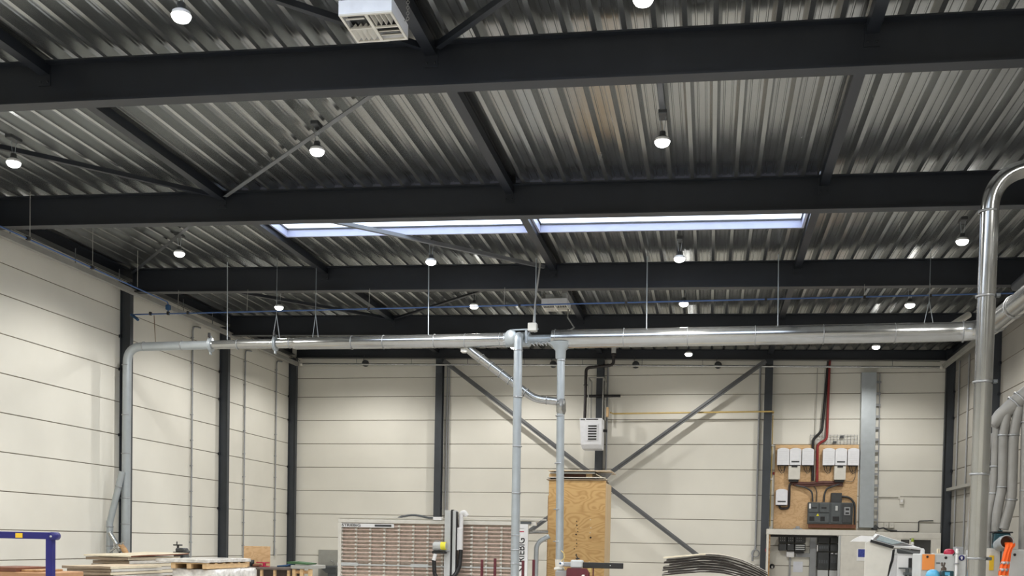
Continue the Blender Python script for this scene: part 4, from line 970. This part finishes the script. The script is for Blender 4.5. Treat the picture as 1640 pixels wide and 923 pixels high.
# ------------------------------------------------------------------ left-hand stacks
def pallet(x0,x1,y0,y1,z0,label):
    t = thing('pallet', label, 'pallet', ((x0+x1)/2,(y0+y1)/2,z0), 'pallets')
    for k in range(3):
        xx = x0+(x1-x0-.1)*k/2
        part('runner', MB().box(xx,xx+.1,y0,y1,z0,z0+.10), m_timber, t)
    a = MB(); n = 6
    for k in range(n):
        yy = y0+(y1-y0-.12)*k/(n-1); a.box(x0,x1,yy,yy+.12,z0+.10,z0+.12)
    part('deck_boards', a, m_timber, t); return t
def board_stack(x0,x1,y0,y1,z0,z1,n,where_,seed,topmat):
    random.seed(seed); h = (z1-z0)/n
    nth = ['topmost','second','third','fourth','fifth','sixth','seventh','eighth','ninth','tenth']
    for k in range(n):
        j = lambda: random.uniform(-.05,.05)
        i = n-1-k; za, zb = z0+k*h, z0+(k+1)*h
        a = MB(); xa, xb, ya, yb = x0+j(), x1+j()*.6, y0+j(), y1+j()
        if i == 0: xa, xb, ya = x0-.10, x1+.0, y0-.06
        # slightly sagging sheet; shade and light coloured into its dark front and pale end
        nx = 6; vs = []
        for q in range(nx+1):
            u = q/nx; x = xa+(xb-xa)*u; sag = .012*math.sin(PI*u*2+seed+k)*(.6 if i else 1)
            vs += [(x,ya,za+.004+sag*.5),(x,ya,zb-.006+sag*.5),(x,yb,zb-.006),(x,yb,za+.004)]
        fs, ms = [], []
        for q in range(nx):
            b = q*4
            for e in range(4): a.add([vs[b+e],vs[b+4+e],vs[b+4+(e+1)%4],vs[b+(e+1)%4]], [(0,1,2,3)], 1 if e == 1 else 0)
        a.add(vs[:4], [(0,1,2,3)], 0); a.add(vs[-4:], [(3,2,1,0)], 2)
        solo('board', a, [m_boardb, topmat, m_board if i%2 else m_sheett], nth[i]+' sheet of the stacked boards '+where_, 'board', 'stacked boards '+where_)
pallet(-12.8,-11.85,19.45,21.35,.30,'pallet under the front stack of boards at the left')
board_stack(-12.78,-11.80,19.4,21.4,.42,.965,9,'in front of the left drop pipe',1,m_boardt)
solo('timber_bearer', MB().box(-12.6,-12.5,19.5,21.3,0,.30).box(-12.0,-11.9,19.5,21.3,0,.30), m_timber, 'timber bearers under the front stack of boards', 'timber')
pallet(-14.1,-13.15,22.4,24.6,.50,'pallet under the rear stack of boards at the left')
solo('timber_bearer', MB().box(-13.95,-13.85,22.5,24.5,0,.50).box(-13.4,-13.3,22.5,24.5,0,.50), m_timber, 'timber bearers under the rear stack of boards', 'timber')
board_stack(-14.10,-13.13,22.3,24.7,.62,1.09,6,'behind the front stack, below the hose',2,m_boardt)
a = MB(); n = 10; vs = []
for q in range(n+1):
    u = q/n; y = 22.22+u*2.72; z = 1.105+.045*u+.006*math.sin(u*7)
    vs += [(-14.24,y,z),(-13.04,y,z-.01),(-13.04,y,z+.02),(-14.24,y,z+.03)]
for q in range(n):
    b = q*4
    for e in range(4): a.add([vs[b+e],vs[b+(e+1)%4],vs[b+4+(e+1)%4],vs[b+4+e]], [(0,1,2,3)], 0 if e == 2 else 1)  # dark wood sides and underside carry the shadow along the sheet edge
a.add(vs[:4], [(3,2,1,0)], 0); a.add(vs[-4:], [(0,1,2,3)], 1)
solo('cover_sheet', a, [m_sheett, m_cardd], 'wide pale sheet laid over the rear board stack, shadow coloured into its dark edge', 'board')
# wrapped pack with pallet on top
t = thing('wrapped_pack', 'pack of sheets in crinkled clear plastic wrap at the lower left', 'pack', (-10.6,21,0))
def blob(x0,x1,y0,y1,z0,z1,seed,amp):
    random.seed(seed); a = MB(); nx, ny, nz = 14, 14, 5; idx = {}; vs = []
    def jit(x,y,z): return (x+random.uniform(-amp,amp), y+random.uniform(-amp,amp), z+random.uniform(-amp,amp)*.6)
    def vid(i,j,k):
        if (i,j,k) not in idx:
            idx[(i,j,k)] = len(vs); vs.append(jit(x0+(x1-x0)*i/nx, y0+(y1-y0)*j/ny, z0+(z1-z0)*k/nz))
        return idx[(i,j,k)]
    fs = []
    for i in range(nx):
        for j in range(ny):
            fs.append((vid(i,j,nz),vid(i+1,j,nz),vid(i+1,j+1,nz),vid(i,j+1,nz)))
            fs.append((vid(i,j,0),vid(i,j+1,0),vid(i+1,j+1,0),vid(i+1,j,0)))
    for i in range(nx):
        for k in range(nz):
            fs.append((vid(i,0,k),vid(i+1,0,k),vid(i+1,0,k+1),vid(i,0,k+1))); fs.append((vid(i,ny,k),vid(i,ny,k+1),vid(i+1,ny,k+1),vid(i+1,ny,k)))
    for j in range(ny):
        for k in range(nz):
            fs.append((vid(0,j,k),vid(0,j,k+1),vid(0,j+1,k+1),vid(0,j+1,k))); fs.append((vid(nx,j,k),vid(nx,j+1,k),vid(nx,j+1,k+1),vid(nx,j,k+1)))
    return a.add(vs, fs, 0, True)
part('wrap', blob(-10.98,-10.02,20.3,22.3,.0,.915,5,.02), m_wrap, t)
part('sheet_edges', MB().box(-10.35,-10.03,20.32,22.2,.60,.80), m_board, t)
pallet(-10.98,-10.18,20.25,22.2,.93,'pallet lying on the plastic-wrapped pack')
t = thing('wrapped_sheets', 'thin plastic-wrapped sheets on the pallet above the wrapped pack', 'pack', (-10.8,21,1.05))
part('wrap', blob(-11.30,-10.15,20.2,22.3,1.06,1.13,9,.008), m_wrap, t)
# bandsaw head behind the stacks
t = thing('shop_machine', 'black machine head with crank handle behind the board stacks', 'machine', (-13.35,25.1,0))
part('head', MB().cbox(-13.45,-13.22,25.0,25.3,1.18,1.30,.03).cbox(-13.25,-13.12,25.0,25.2,1.16,1.24,.03).cbox(-13.52,-13.42,25.0,25.2,1.15,1.20,.02), m_vdgrey, t)
part('crank', MB().tube([(-13.42,25.1,1.30),(-13.42,25.1,1.36)], .03, 8).tube([(-13.55,25.1,1.37),(-13.30,25.1,1.37)], .018, 8).tube([(-13.45,25.1,1.37),(-13.45,25.1,1.46)], .014, 8), m_black, t)
part('pedestal', MB().cbox(-13.5,-13.2,25.0,25.3,0,1.18,.03), m_dgrey, t)
# workbenches
t = thing('workbench', 'dark-topped workbench below the leaning plywood board', 'workbench', (-10.9,25.4,0), 'workbenches')
part('bench_top', MB().cbox(-11.5,-10.28,24.9,25.9,.80,.86,.01), m_dwood, t)
for x in (-11.45,-11.1,-10.75,-10.38): part('leg', MB().box(x,x+.06,24.95,25.02,0,.80), m_timber if x > -11.4 else m_dwood, t)
part('apron', MB().box(-11.48,-10.3,25.6,25.65,.4,.8), m_dwood, t)
t = thing('workbench', 'pale timber workbench right of the dark bench, by the corner column', 'workbench', (-9.95,25.3,0), 'workbenches')
part('bench_top', MB().cbox(-10.27,-9.72,24.9,25.9,.84,.93,.01), m_sgrey, t)
for x in (-10.25,-10.05,-9.83): part('leg', MB().cbox(x,x+.09,24.95,25.05,0,.84,.01), m_timber, t)
part('rail', MB().box(-10.2,-9.75,24.97,25.03,.72,.8), m_plyw2, t)
solo('leaning_board', MB().cbox(-11.80,-11.08,25.5,25.53,.84,1.38,.003), m_osb, 'square plywood board standing upright on the dark workbench', 'board')
t = thing('bar_clamp', 'red clamp lying on the dark workbench', 'clamp', (-11.1,25.2,.86))
part('bar', MB().cbox(-11.3,-10.95,25.15,25.2,.955,.98,.005), m_redb, t); part('jaw', MB().cbox(-11.12,-11.06,25.13,25.22,.86,.975,.01).cbox(-11.2,-10.95,25.13,25.22,.86,.885,.008), m_redb, t)
solo('tool_block', MB().cbox(-11.38,-11.2,25.1,25.3,.86,.93,.02), m_cardd, 'dark red tool block beside the red clamp', 'tool')
solo('paint_can', MB().lathe([(0,0),(.06,0),(.06,.17),(0,.17)], (-11.48,25.3,.86), n=16), m_black, 'black canister at the left end of the dark workbench', 'can')
a = MB().tube([(-10.75,25.2,.885),(-10.5,25.2,.90),(-10.3,25.2,.94)], [.02,.03,.035], 8)
solo('blue_cloth', a, m_bluec, 'folded blue cloth at the right end of the dark workbench', 'cloth')
solo('green_sheet', MB().prism([(-10.36,.96),(-9.83,.945),(-9.80,.98),(-10.3,1.02),(-10.4,1.01)],24.95,25.5), m_green, 'green sheet lying on the pale timber workbench', 'sheet')
# sink
t = thing('wash_basin', 'steel wash basin with grey splashback left of the panel saw', 'sink', (-14.3,38.5,.5))
part('splashback', MB().cbox(-14.86,-13.85,38.78,YB-.001,.15,1.18,.005), m_sgrey, t)
part('basin', MB().cbox(-14.7,-13.95,38.25,38.78,.50,.58,.02).hull8([(-14.4,38.4,.3),(-14.0,38.4,.3),(-14.0,38.75,.3),(-14.4,38.75,.3)],[(-14.6,38.3,.5),(-13.95,38.3,.5),(-13.95,38.77,.5),(-14.6,38.77,.5)]), m_dgrey, t)
part('tap', MB().tube(bend([(-14.2,38.7,.58),(-14.2,38.7,.72),(-14.33,38.65,.78)],.05), .018, 8), m_galv, t)
part('soap_bottle', MB().lathe([(0,0),(.05,0),(.05,.1),(.02,.16),(0,.16)], (-13.98,38.6,.58), n=12), m_white, t)
part('pedestal', MB().box(-14.35,-14.05,38.45,38.77,0,.3), m_dgrey, t)
# blue trolley frame in front
t = thing('trolley_frame', 'cobalt blue steel trolley frame at the lower left edge', 'trolley', (-8.3,11,0))
part('top_bar', MB().cbox(-9.3,-7.42,10.96,11.04,1.535,1.615,.006), m_blue, t)
part('upright', MB().cbox(-7.51,-7.43,10.96,11.04,.2,1.54,.006).cbox(-9.3,-9.22,10.96,11.04,.2,1.54,.006), m_blue, t)
part('end_cap', MB().lathe([(0,-.05),(.047,-.05),(.047,.05),(0,.05)], (-7.42,11,1.572), (0,1,0), 18), m_blue, t)
part('bolt', MB().lathe([(0,-.012),(.012,-.012),(.012,0)], (-7.43,10.95,1.568), (0,1,0), 8), m_lgrey, t)
part('label_sticker', MB().box(-7.89,-7.80,10.953,10.959,1.545,1.60), m_yellow, t, 'yellow sticker'); 
part('base', MB().cbox(-9.3,-7.4,10.9,11.9,.12,.2,.01), m_blue, t)
for x in (-9.2,-7.5):
    for y in (11,11.8): part('wheel', MB().lathe([(0,-.02),(.055,-.02),(.06,0),(.055,.02),(0,.02)], (x,y,.06), (1,0,0), 14), m_black, t)
# boxes behind the blue frame
solo('cardboard_box', MB().cbox(-9.9,-8.52,12.5,13.3,.0,1.085,.01), m_card, 'brown box standing behind the blue trolley frame', 'box')
solo('wood_panel', MB().cbox(-9.5,-9.0,12.5,13.2,1.087,1.145,.006), m_cardd, 'dark brown panel on top of the brown box at the left edge', 'panel')
solo('wood_panel', MB().cbox(-8.99,-8.77,12.6,13.2,1.087,1.115,.006), m_plyw2, 'small brown board on the brown box, beside the dark panel', 'panel')

# ------------------------------------------------------------------ drooping sheets
nth = ['topmost','second','third','fourth','fifth','sixth','seventh','eighth']
random.seed(11)
def droop(x):
    u = (x+1.1)/2.6
    return -.62*max(0,u-.42)**2*2.2 - .20*max(0,.35-u)*1.6
for i in range(8):
    z0 = 1.385-i*.062; a = MB(); n = 22; th = .05 if i else .03
    x0, x1 = -1.06+random.uniform(-.1,.12), 1.46+random.uniform(-.14,.1); y0, y1 = 26.86+random.uniform(-.06,.08), 28.2
    if i == 0: x0, x1, y0 = -1.13, 1.42, 26.72
    sec = []
    for q in range(n+1):
        x = x0+(x1-x0)*q/n; z = z0+droop(x)+.005*math.sin(x*3.5+i*.7)
        tl = (.017 if (int(x*3.1+i*2.3+9)%3 == 0 or i in (1,5)) else .004)
        if i == 0: tl = .012
        sec.append([(x,y0,z),(x,y0,z+th-tl),(x,y0,z+th),(x,y1,z+th),(x,y1,z)])
    for q in range(n):
        A, B = sec[q], sec[q+1]
        for e in range(5):
            mt = 2 if e == 1 else 0
            if i == 0 and (e == 2 or (e < 2 and q < 9)): mt = 1
            a.add([A[e],B[e],B[(e+1)%5],A[(e+1)%5]], [(0,1,2,3)], mt)
    a.add(sec[0], [(0,1,2,3,4)], 2); a.add(sec[-1], [(4,3,2,1,0)], 0)
    solo('drooping_sheet', a, [m_sheet, m_sheett, m_board], nth[i]+' sheet of the drooping pile before the switch cupboard', 'sheet', 'drooping sheets')
t = thing('sheet_trestle', 'low trestle under the drooping pile of sheets', 'trestle', (.1,27.5,0))
part('top', MB().cbox(-.75,.75,26.9,28.1,.70,.80,.01), m_timber, t)
for x in (-.7,.62):
    for y in (26.95,27.97): part('leg', MB().box(x,x+.08,y,y+.08,0,.70), m_timber, t)

# ------------------------------------------------------------------ white hooded machine
t = thing('edge_machine', 'white machine with tilted tinted hood at the lower right', 'machine', (3.3,20.5,0))
part('side_panel', MB().prism([(2.78,0),(3.14,0),(3.17,1.1),(3.25,1.64),(2.84,1.75),(2.78,1.72)],20.0,20.06), m_offw, t)
part('rear_panel', MB().box(3.05,4.0,21.3,21.36,0,1.6), m_white, t)
part('body', MB().cbox(2.8,3.9,20.1,21.3,0,1.02,.02), m_white, t)
def quadslab(A,B,C_,D,th):
    A,B,C_,D = map(V,(A,B,C_,D)); n = (B-A).cross(D-A).normalized()*th
    return [A,B,C_,D],[A+n,B+n,C_+n,D+n]
A_,B_,C2,D_ = (2.86,20.0,1.755),(3.26,20.0,1.645),(4.02,21.25,1.60),(3.12,21.25,1.88)
lo,hi = quadslab(A_,B_,C2,D_,.03); hd = part('hood', MB().hull8(lo,hi), m_white, t)
def lerp(a,b,u): return V(a)*(1-u)+V(b)*u
def inq(u,v): return lerp(lerp(A_,B_,u),lerp(D_,C2,u),v)
lo,hi = quadslab(inq(.08,.04),inq(.97,.02),inq(.80,.90),inq(.06,.90),.034); part('hood_gasket', MB().hull8([p+V((0,0,.0)) for p in lo],hi), m_black, hd)
lo,hi = quadslab(inq(.18,.14),inq(.82,.10),inq(.62,.82),inq(.12,.82),.038); part('hood_window', MB().hull8(lo,hi), m_bglass, hd, 'blue tinted window')
part('hood_edge', MB().bar(V(A_)+V((0,-.03,.0)),V(B_)+V((0,-.03,.0)),.05,.05), m_black, hd)
part('hood_fascia', MB().hull8([(3.27,20.02,1.54),(3.80,20.6,1.52),(3.82,20.62,1.52),(3.29,20.05,1.54)],[(3.27,20.02,1.63),(3.95,21.2,1.60),(3.97,21.22,1.60),(3.29,20.05,1.63)]), m_dgrey, t)
part('hood_lip', MB().cbox(3.78,3.84,20.2,20.3,1.50,1.62,.01).bar((3.25,20.0,1.665),(3.82,20.25,1.625),.03,.03), m_white, t)
part('left_wing', MB().prism([(2.56,1.74),(2.90,1.74),(2.98,1.84),(2.74,1.85),(2.64,1.80)],20.3,20.36), m_white, t)
part('strut', MB().tube([(3.28,20.05,1.60),(3.26,20.05,1.42),(3.18,20.05,1.12),(3.1,20.05,.9)], .022, 8), m_black, t)
part('gas_spring', MB().tube([(3.34,20.08,1.55),(3.30,20.08,1.40),(3.23,20.08,1.12)], .016, 8).lathe([(0,0),(.025,0),(.02,.1),(0,.1)], (3.31,20.05,1.52), n=10), m_white, t)
part('right_arm', MB().prism([(3.66,1.50),(3.80,1.50),(3.74,1.30),(3.66,1.12),(3.62,1.12),(3.68,1.3)],20.2,20.26), m_whiteb, t)
part('arm_trim', MB().tube([(3.78,20.19,1.46),(3.73,20.19,1.30),(3.66,20.19,1.12)], .014, 8), m_blue, t)
part('inner_panel', MB().box(3.34,3.66,20.02,20.05,1.02,1.50), m_white, t)
part('spindle_column', MB().box(3.53,3.58,19.95,20.01,1.28,1.46).box(3.62,3.645,19.95,20.01,1.28,1.5), m_black, t)
part('spindle', MB().cbox(3.36,3.63,19.9,20.0,1.262,1.285,.005).tube([(3.50,19.94,1.27),(3.50,19.94,1.15)], .03, 10).cbox(3.44,3.65,19.86,20.0,1.15,1.20,.01).tube([(3.48,19.92,1.16),(3.48,19.92,1.02)], .025, 8).tube([(3.58,19.92,1.16),(3.58,19.92,1.02)], .045, 10), m_dgrey, t)
part('work_table', MB().cbox(3.3,3.8,19.8,20.1,.98,1.02,.01), m_lgrey, t)

# ------------------------------------------------------------------ grey cabinet with notices
t = thing('machine_cabinet', 'light grey machine cabinet with orange sheet at the lower right', 'machine', (3.8,18.3,0))
part('casing', MB().cbox(3.36,4.06,18.0,18.7,0,1.545,.012), m_lgrey, t)
part('lock', MB().lathe([(0,-.01),(.022,-.01),(.022,0)], (3.745,18.0,1.49), (0,1,0), 12), m_black, t)
part('side_frame', MB().box(4.07,4.12,18.0,18.1,0,1.62).box(4.2,4.24,18.0,18.1,0,1.62), m_lgrey, t)
part('name_plate', MB().box(3.60,3.66,17.993,17.999,1.395,1.41), m_dgrey, t)
solo('orange_notice', MB().box(3.385,3.575,17.985,17.995,1.285,1.54), m_orange, 'orange sheet of paper held on the grey machine cabinet', 'notice')
solo('magnet', MB().lathe([(0,-.014),(.018,-.014),(.018,0),(0,0)], (3.46,17.985,1.50), (0,1,0), 12), m_black, 'black round magnet holding the orange sheet', 'magnet')
t = thing('safety_sign', 'round blue ear-protection sign on the grey machine cabinet', 'sign', (3.97,17.99,1.49))
dk = part('disc', MB().lathe([(0,-.006),(.045,-.006),(.045,0),(0,0)], (3.985,17.996,1.492), (0,1,0), 24), m_blue, t)
part('pictogram', MB().lathe([(0,-.004),(.011,-.004),(.011,0),(0,0)], (3.985,17.989,1.497), (0,1,0), 16).prism([(3.972,1.468),(3.998,1.468),(3.992,1.486),(3.978,1.486)],17.985,17.989).torus((3.985,17.987,1.499),(0,1,0),.016,.0025,14,5), m_white, dk)
t = thing('push_block', 'two pale wooden blocks on a small white plate on the cabinet', 'blocks', (3.63,18.1,1.545))
part('plate', MB().box(3.57,3.72,18.05,18.2,1.546,1.56), m_offw, t); part('block', MB().cbox(3.63,3.65,18.08,18.14,1.56,1.63,.003).cbox(3.655,3.675,18.08,18.14,1.56,1.63,.003), m_sheett, t)
a = MB().lathe([(.085,0),(.085,.03),(.07,.07),(.04,.085),(0,.088)], (3.82,18.12,1.546), n=18); solo('red_cap', a, m_redb, 'red dome-shaped cap on top of the grey machine cabinet', 'cap')
t = thing('air_gun', 'white air tube with black lever at the right of the grey cabinet', 'tube', (3.92,17.95,.9))
part('tube', MB().tube([(3.90,17.95,1.55),(3.90,17.95,.0)], .022, 10).tube([(3.90,17.95,1.56),(3.905,17.95,1.64)], [.03,.02], 10), m_white, t)
part('joint', MB().lathe([(0,-.012),(.04,-.012),(.04,.012),(0,.012)], (3.90,17.95,1.40), n=12), m_mgrey, t)
part('lever', MB().tube([(3.84,17.95,1.53),(3.88,17.95,1.58),(3.93,17.95,1.62)], .012, 8), m_black, t)
solo('grey_block', MB().cbox(3.94,4.06,18.2,18.4,1.546,1.67,.01), m_mgrey, 'dark grey block on the right of the grey machine cabinet', 'block')
t = thing('branch_pipe', 'pale plastic branch pipe beside the foot of the tall duct', 'pipe', (4.0,17.2,.9))
part('upright', MB().tube([(3.99,17.3,.0),(3.99,17.3,1.58)], .03, 10).tube([(3.99,17.3,1.58),(4.03,17.3,1.64)], .035, 10), m_offw, t)
part('branch', MB().tube([(4.01,16.9,1.40),(3.86,16.9,1.14)], .035, 10), m_offw, t)
# tools in front on a bench
t = thing('tool_bench', 'low bench in front of the grey cabinet carrying the blue helmet', 'bench', (3.4,16.9,0))
part('bench_top', MB().cbox(3.0,3.66,16.6,17.3,1.13,1.18,.01), m_timber, t)
for x in (3.02,3.58):
    for y in (16.62,17.2): part('leg', MB().box(x,x+.06,y,y+.06,0,1.13), m_mgrey, t)
t = thing('blue_helmet', 'sky-blue helmet at the bottom edge in front of the grey cabinet', 'helmet', (3.34,16.9,1.18))
part('shell', MB().lathe([(.10,0),(.105,.05),(.085,.10),(.045,.13),(0,.138)], (3.34,16.9,1.18), n=20), m_cyan, t); part('visor', MB().lathe([(.12,.0),(.115,.02),(.104,.02)], (3.34,16.9,1.18), n=20), m_bluec, t)
t = thing('tool_case', 'small teal tool case beside the sky-blue helmet', 'case', (3.53,16.85,1.18))
cb = part('case_body', MB().cbox(3.45,3.62,16.8,17.0,1.18,1.30,.012), m_teal, t); part('window', MB().box(3.49,3.56,16.795,16.8,1.23,1.28), m_cyan, cb); part('handle', MB().lathe([(0,-.01),(.02,-.01),(.02,0)], (3.55,16.795,1.21), (0,1,0), 10), m_white, t)
a = MB().cbox(3.52,3.60,17.2,17.26,1.18,1.36,.03).tube([(3.535,17.23,1.36),(3.53,17.23,1.42)], .014, 8).tube([(3.56,17.23,1.36),(3.575,17.23,1.42)], .014, 8)
solo('router_head', a, m_dwood, 'brown-black tool head on the front of the grey cabinet', 'tool')
# right-hand cabinets
t = thing('grey_cabinet', 'plain grey cabinet at the right edge with a round lock', 'cabinet', (4.95,18.3,0))
part('casing', MB().cbox(4.64,5.35,18.0,18.8,0,1.645,.012), m_lgrey, t); part('lock', MB().lathe([(0,-.01),(.022,-.01),(.022,0)], (4.78,18.0,1.56), (0,1,0), 12), m_black, t)
solo('rear_cabinet', MB().cbox(4.24,4.62,18.2,18.9,0,1.655,.012), m_offw, 'pale cabinet between the tall duct and the orange vest', 'cabinet')
solo('yellow_notice', MB().box(4.45,4.52,18.185,18.195,1.30,1.54), m_yellow, 'yellow strip notice behind the orange vest', 'notice')
t = thing('tool_case', 'dark teal tool case standing behind the orange vest', 'case', (4.65,18.4,1.66))
cb = part('case_body', MB().cbox(4.53,4.77,18.22,18.42,1.657,1.91,.015), m_teal, t)
part('lid', MB().cbox(4.50,4.80,18.20,18.44,1.905,1.93,.008), m_black, t)
part('handle', MB().cbox(4.60,4.66,18.26,18.36,1.93,1.95,.008), m_teal, t)
part('badge', MB().box(4.60,4.68,18.213,18.219,1.835,1.85), m_cyan, cb)
part('latch', MB().tube([(4.505,18.21,1.88),(4.49,18.2,1.78),(4.505,18.21,1.7)], .008, 6), m_black, t)
t = thing('duct_mouth', 'open round duct end with the orange vest hung over it', 'duct', (4.6,18.0,1.7))
part('elbow', MB().tube([(4.60,17.78,1.76),(4.60,17.98,1.755),(4.58,18.14,1.70)], .1, 20, caps=False).tube([(4.60,17.78,1.76),(4.60,17.98,1.755)], .094, 20, caps=False), m_galvd, t)
part('rim', MB().torus((4.60,17.78,1.76),(0,1,0),.1,.009,24,8), m_galvd, t)
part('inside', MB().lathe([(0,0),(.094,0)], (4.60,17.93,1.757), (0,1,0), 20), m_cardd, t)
# vest
t = thing('safety_vest', 'orange high-visibility vest hanging over the round duct end', 'vest', (4.55,17.75,1.0))
def cloth(rows, name, mat, off=0., seg=16, par=None):
    """rows: (z, x left, x right, y) ; folds run downwards"""
    a = MB(); vs = []; n = seg; R_ = len(rows)
    for side_ in (0,1):
        for r, (z,xl,xr,y) in enumerate(rows):
            for q in range(n+1):
                u = q/n; f = math.sin(u*15+r*.35)*.012*min(1,r/2+.2)
                vs.append((xl+(xr-xl)*u, y+f-off+(.02 if side_ else 0)-.03*math.sin(PI*u), z))
    m_ = (n+1)*R_; fs = []
    for r in range(R_-1):
        for q in range(n):
            b = r*(n+1)+q; fs += [(b,b+n+1,b+n+2,b+1),(m_+b,m_+b+1,m_+b+n+2,m_+b+n+1)]
        for q in (0,n):
            b = r*(n+1)+q; f = (b,m_+b,m_+b+n+1,b+n+1); fs.append(f if q else f[::-1])
    for q in range(n):
        fs.append((q,q+1,m_+q+1,m_+q)); b = (R_-1)*(n+1)+q; fs.append((b,m_+b,m_+b+1,b+1))
    a.add(vs, fs, 0, True); return part(name, a, mat, par or t)
vr = [(1.755,4.60,4.715,17.86),(1.74,4.575,4.73,17.80),(1.70,4.575,4.72,17.76),(1.66,4.57,4.68,17.74),(1.58,4.545,4.655,17.73),(1.50,4.53,4.65,17.73),(1.40,4.505,4.64,17.73),(1.30,4.485,4.63,17.73),(1.20,4.475,4.625,17.73),(1.05,4.46,4.62,17.73)]
fb = cloth(vr, 'fabric', m_vest)
def at_z(z):
    for a_, b_ in zip(vr[:-1], vr[1:]):
        if a_[0] >= z >= b_[0]:
            u = (a_[0]-z)/(a_[0]-b_[0]); return [a_[i]*(1-u)+b_[i]*u for i in range(4)]
for zc in (1.43,1.32,1.21): 
    cloth([tuple(at_z(zc+.022)),tuple(at_z(zc)),tuple(at_z(zc-.022))], 'reflective_strip', m_reflec, .012, par=fb)

# conduits on the right wall
for y, l in ((37.84,'left'),(36.49,'right')):
    solo('wall_conduit', MB().tube([(8.11,y,.5),(8.11,y,8.0)], .026, 8), m_mgrey, l+' of two thin conduits on the right wall near the corner', 'conduit', 'right wall conduits')

# ------------------------------------------------------------------ world, camera, view
w = bpy.data.worlds.new('sky'); SC.world = w; w.use_nodes = True
bg = w.node_tree.nodes['Background']
bg.inputs['Color'].default_value = (.80,.88,1.0,1); bg.inputs['Strength'].default_value = 2.6

cam = bpy.data.cameras.new('camera'); co = bpy.data.objects.new('camera', cam); COL.objects.link(co)
R_ = V((.98278,.18375,.01926)); U_ = V((-.02505,.02925,.99926)); F_ = V((-.18305,.98254,-.03335))
mt = Matrix.Identity(4)
for i in range(3):
    mt[i][0] = R_[i]; mt[i][1] = U_[i]; mt[i][2] = -F_[i]
mt[0][3], mt[1][3], mt[2][3] = 0, 0, 1.6
co.matrix_world = mt
cam.sensor_width = 36; cam.lens = 37.118; cam.shift_y = .2831; cam.clip_end = 300; cam.clip_start = .05
SC.camera = co
vs_ = SC.view_settings
vs_.view_transform = 'Standard'; vs_.look = 'None'; vs_.gamma = 1; vs_.use_curve_mapping = False
vs_.exposure = 0.75
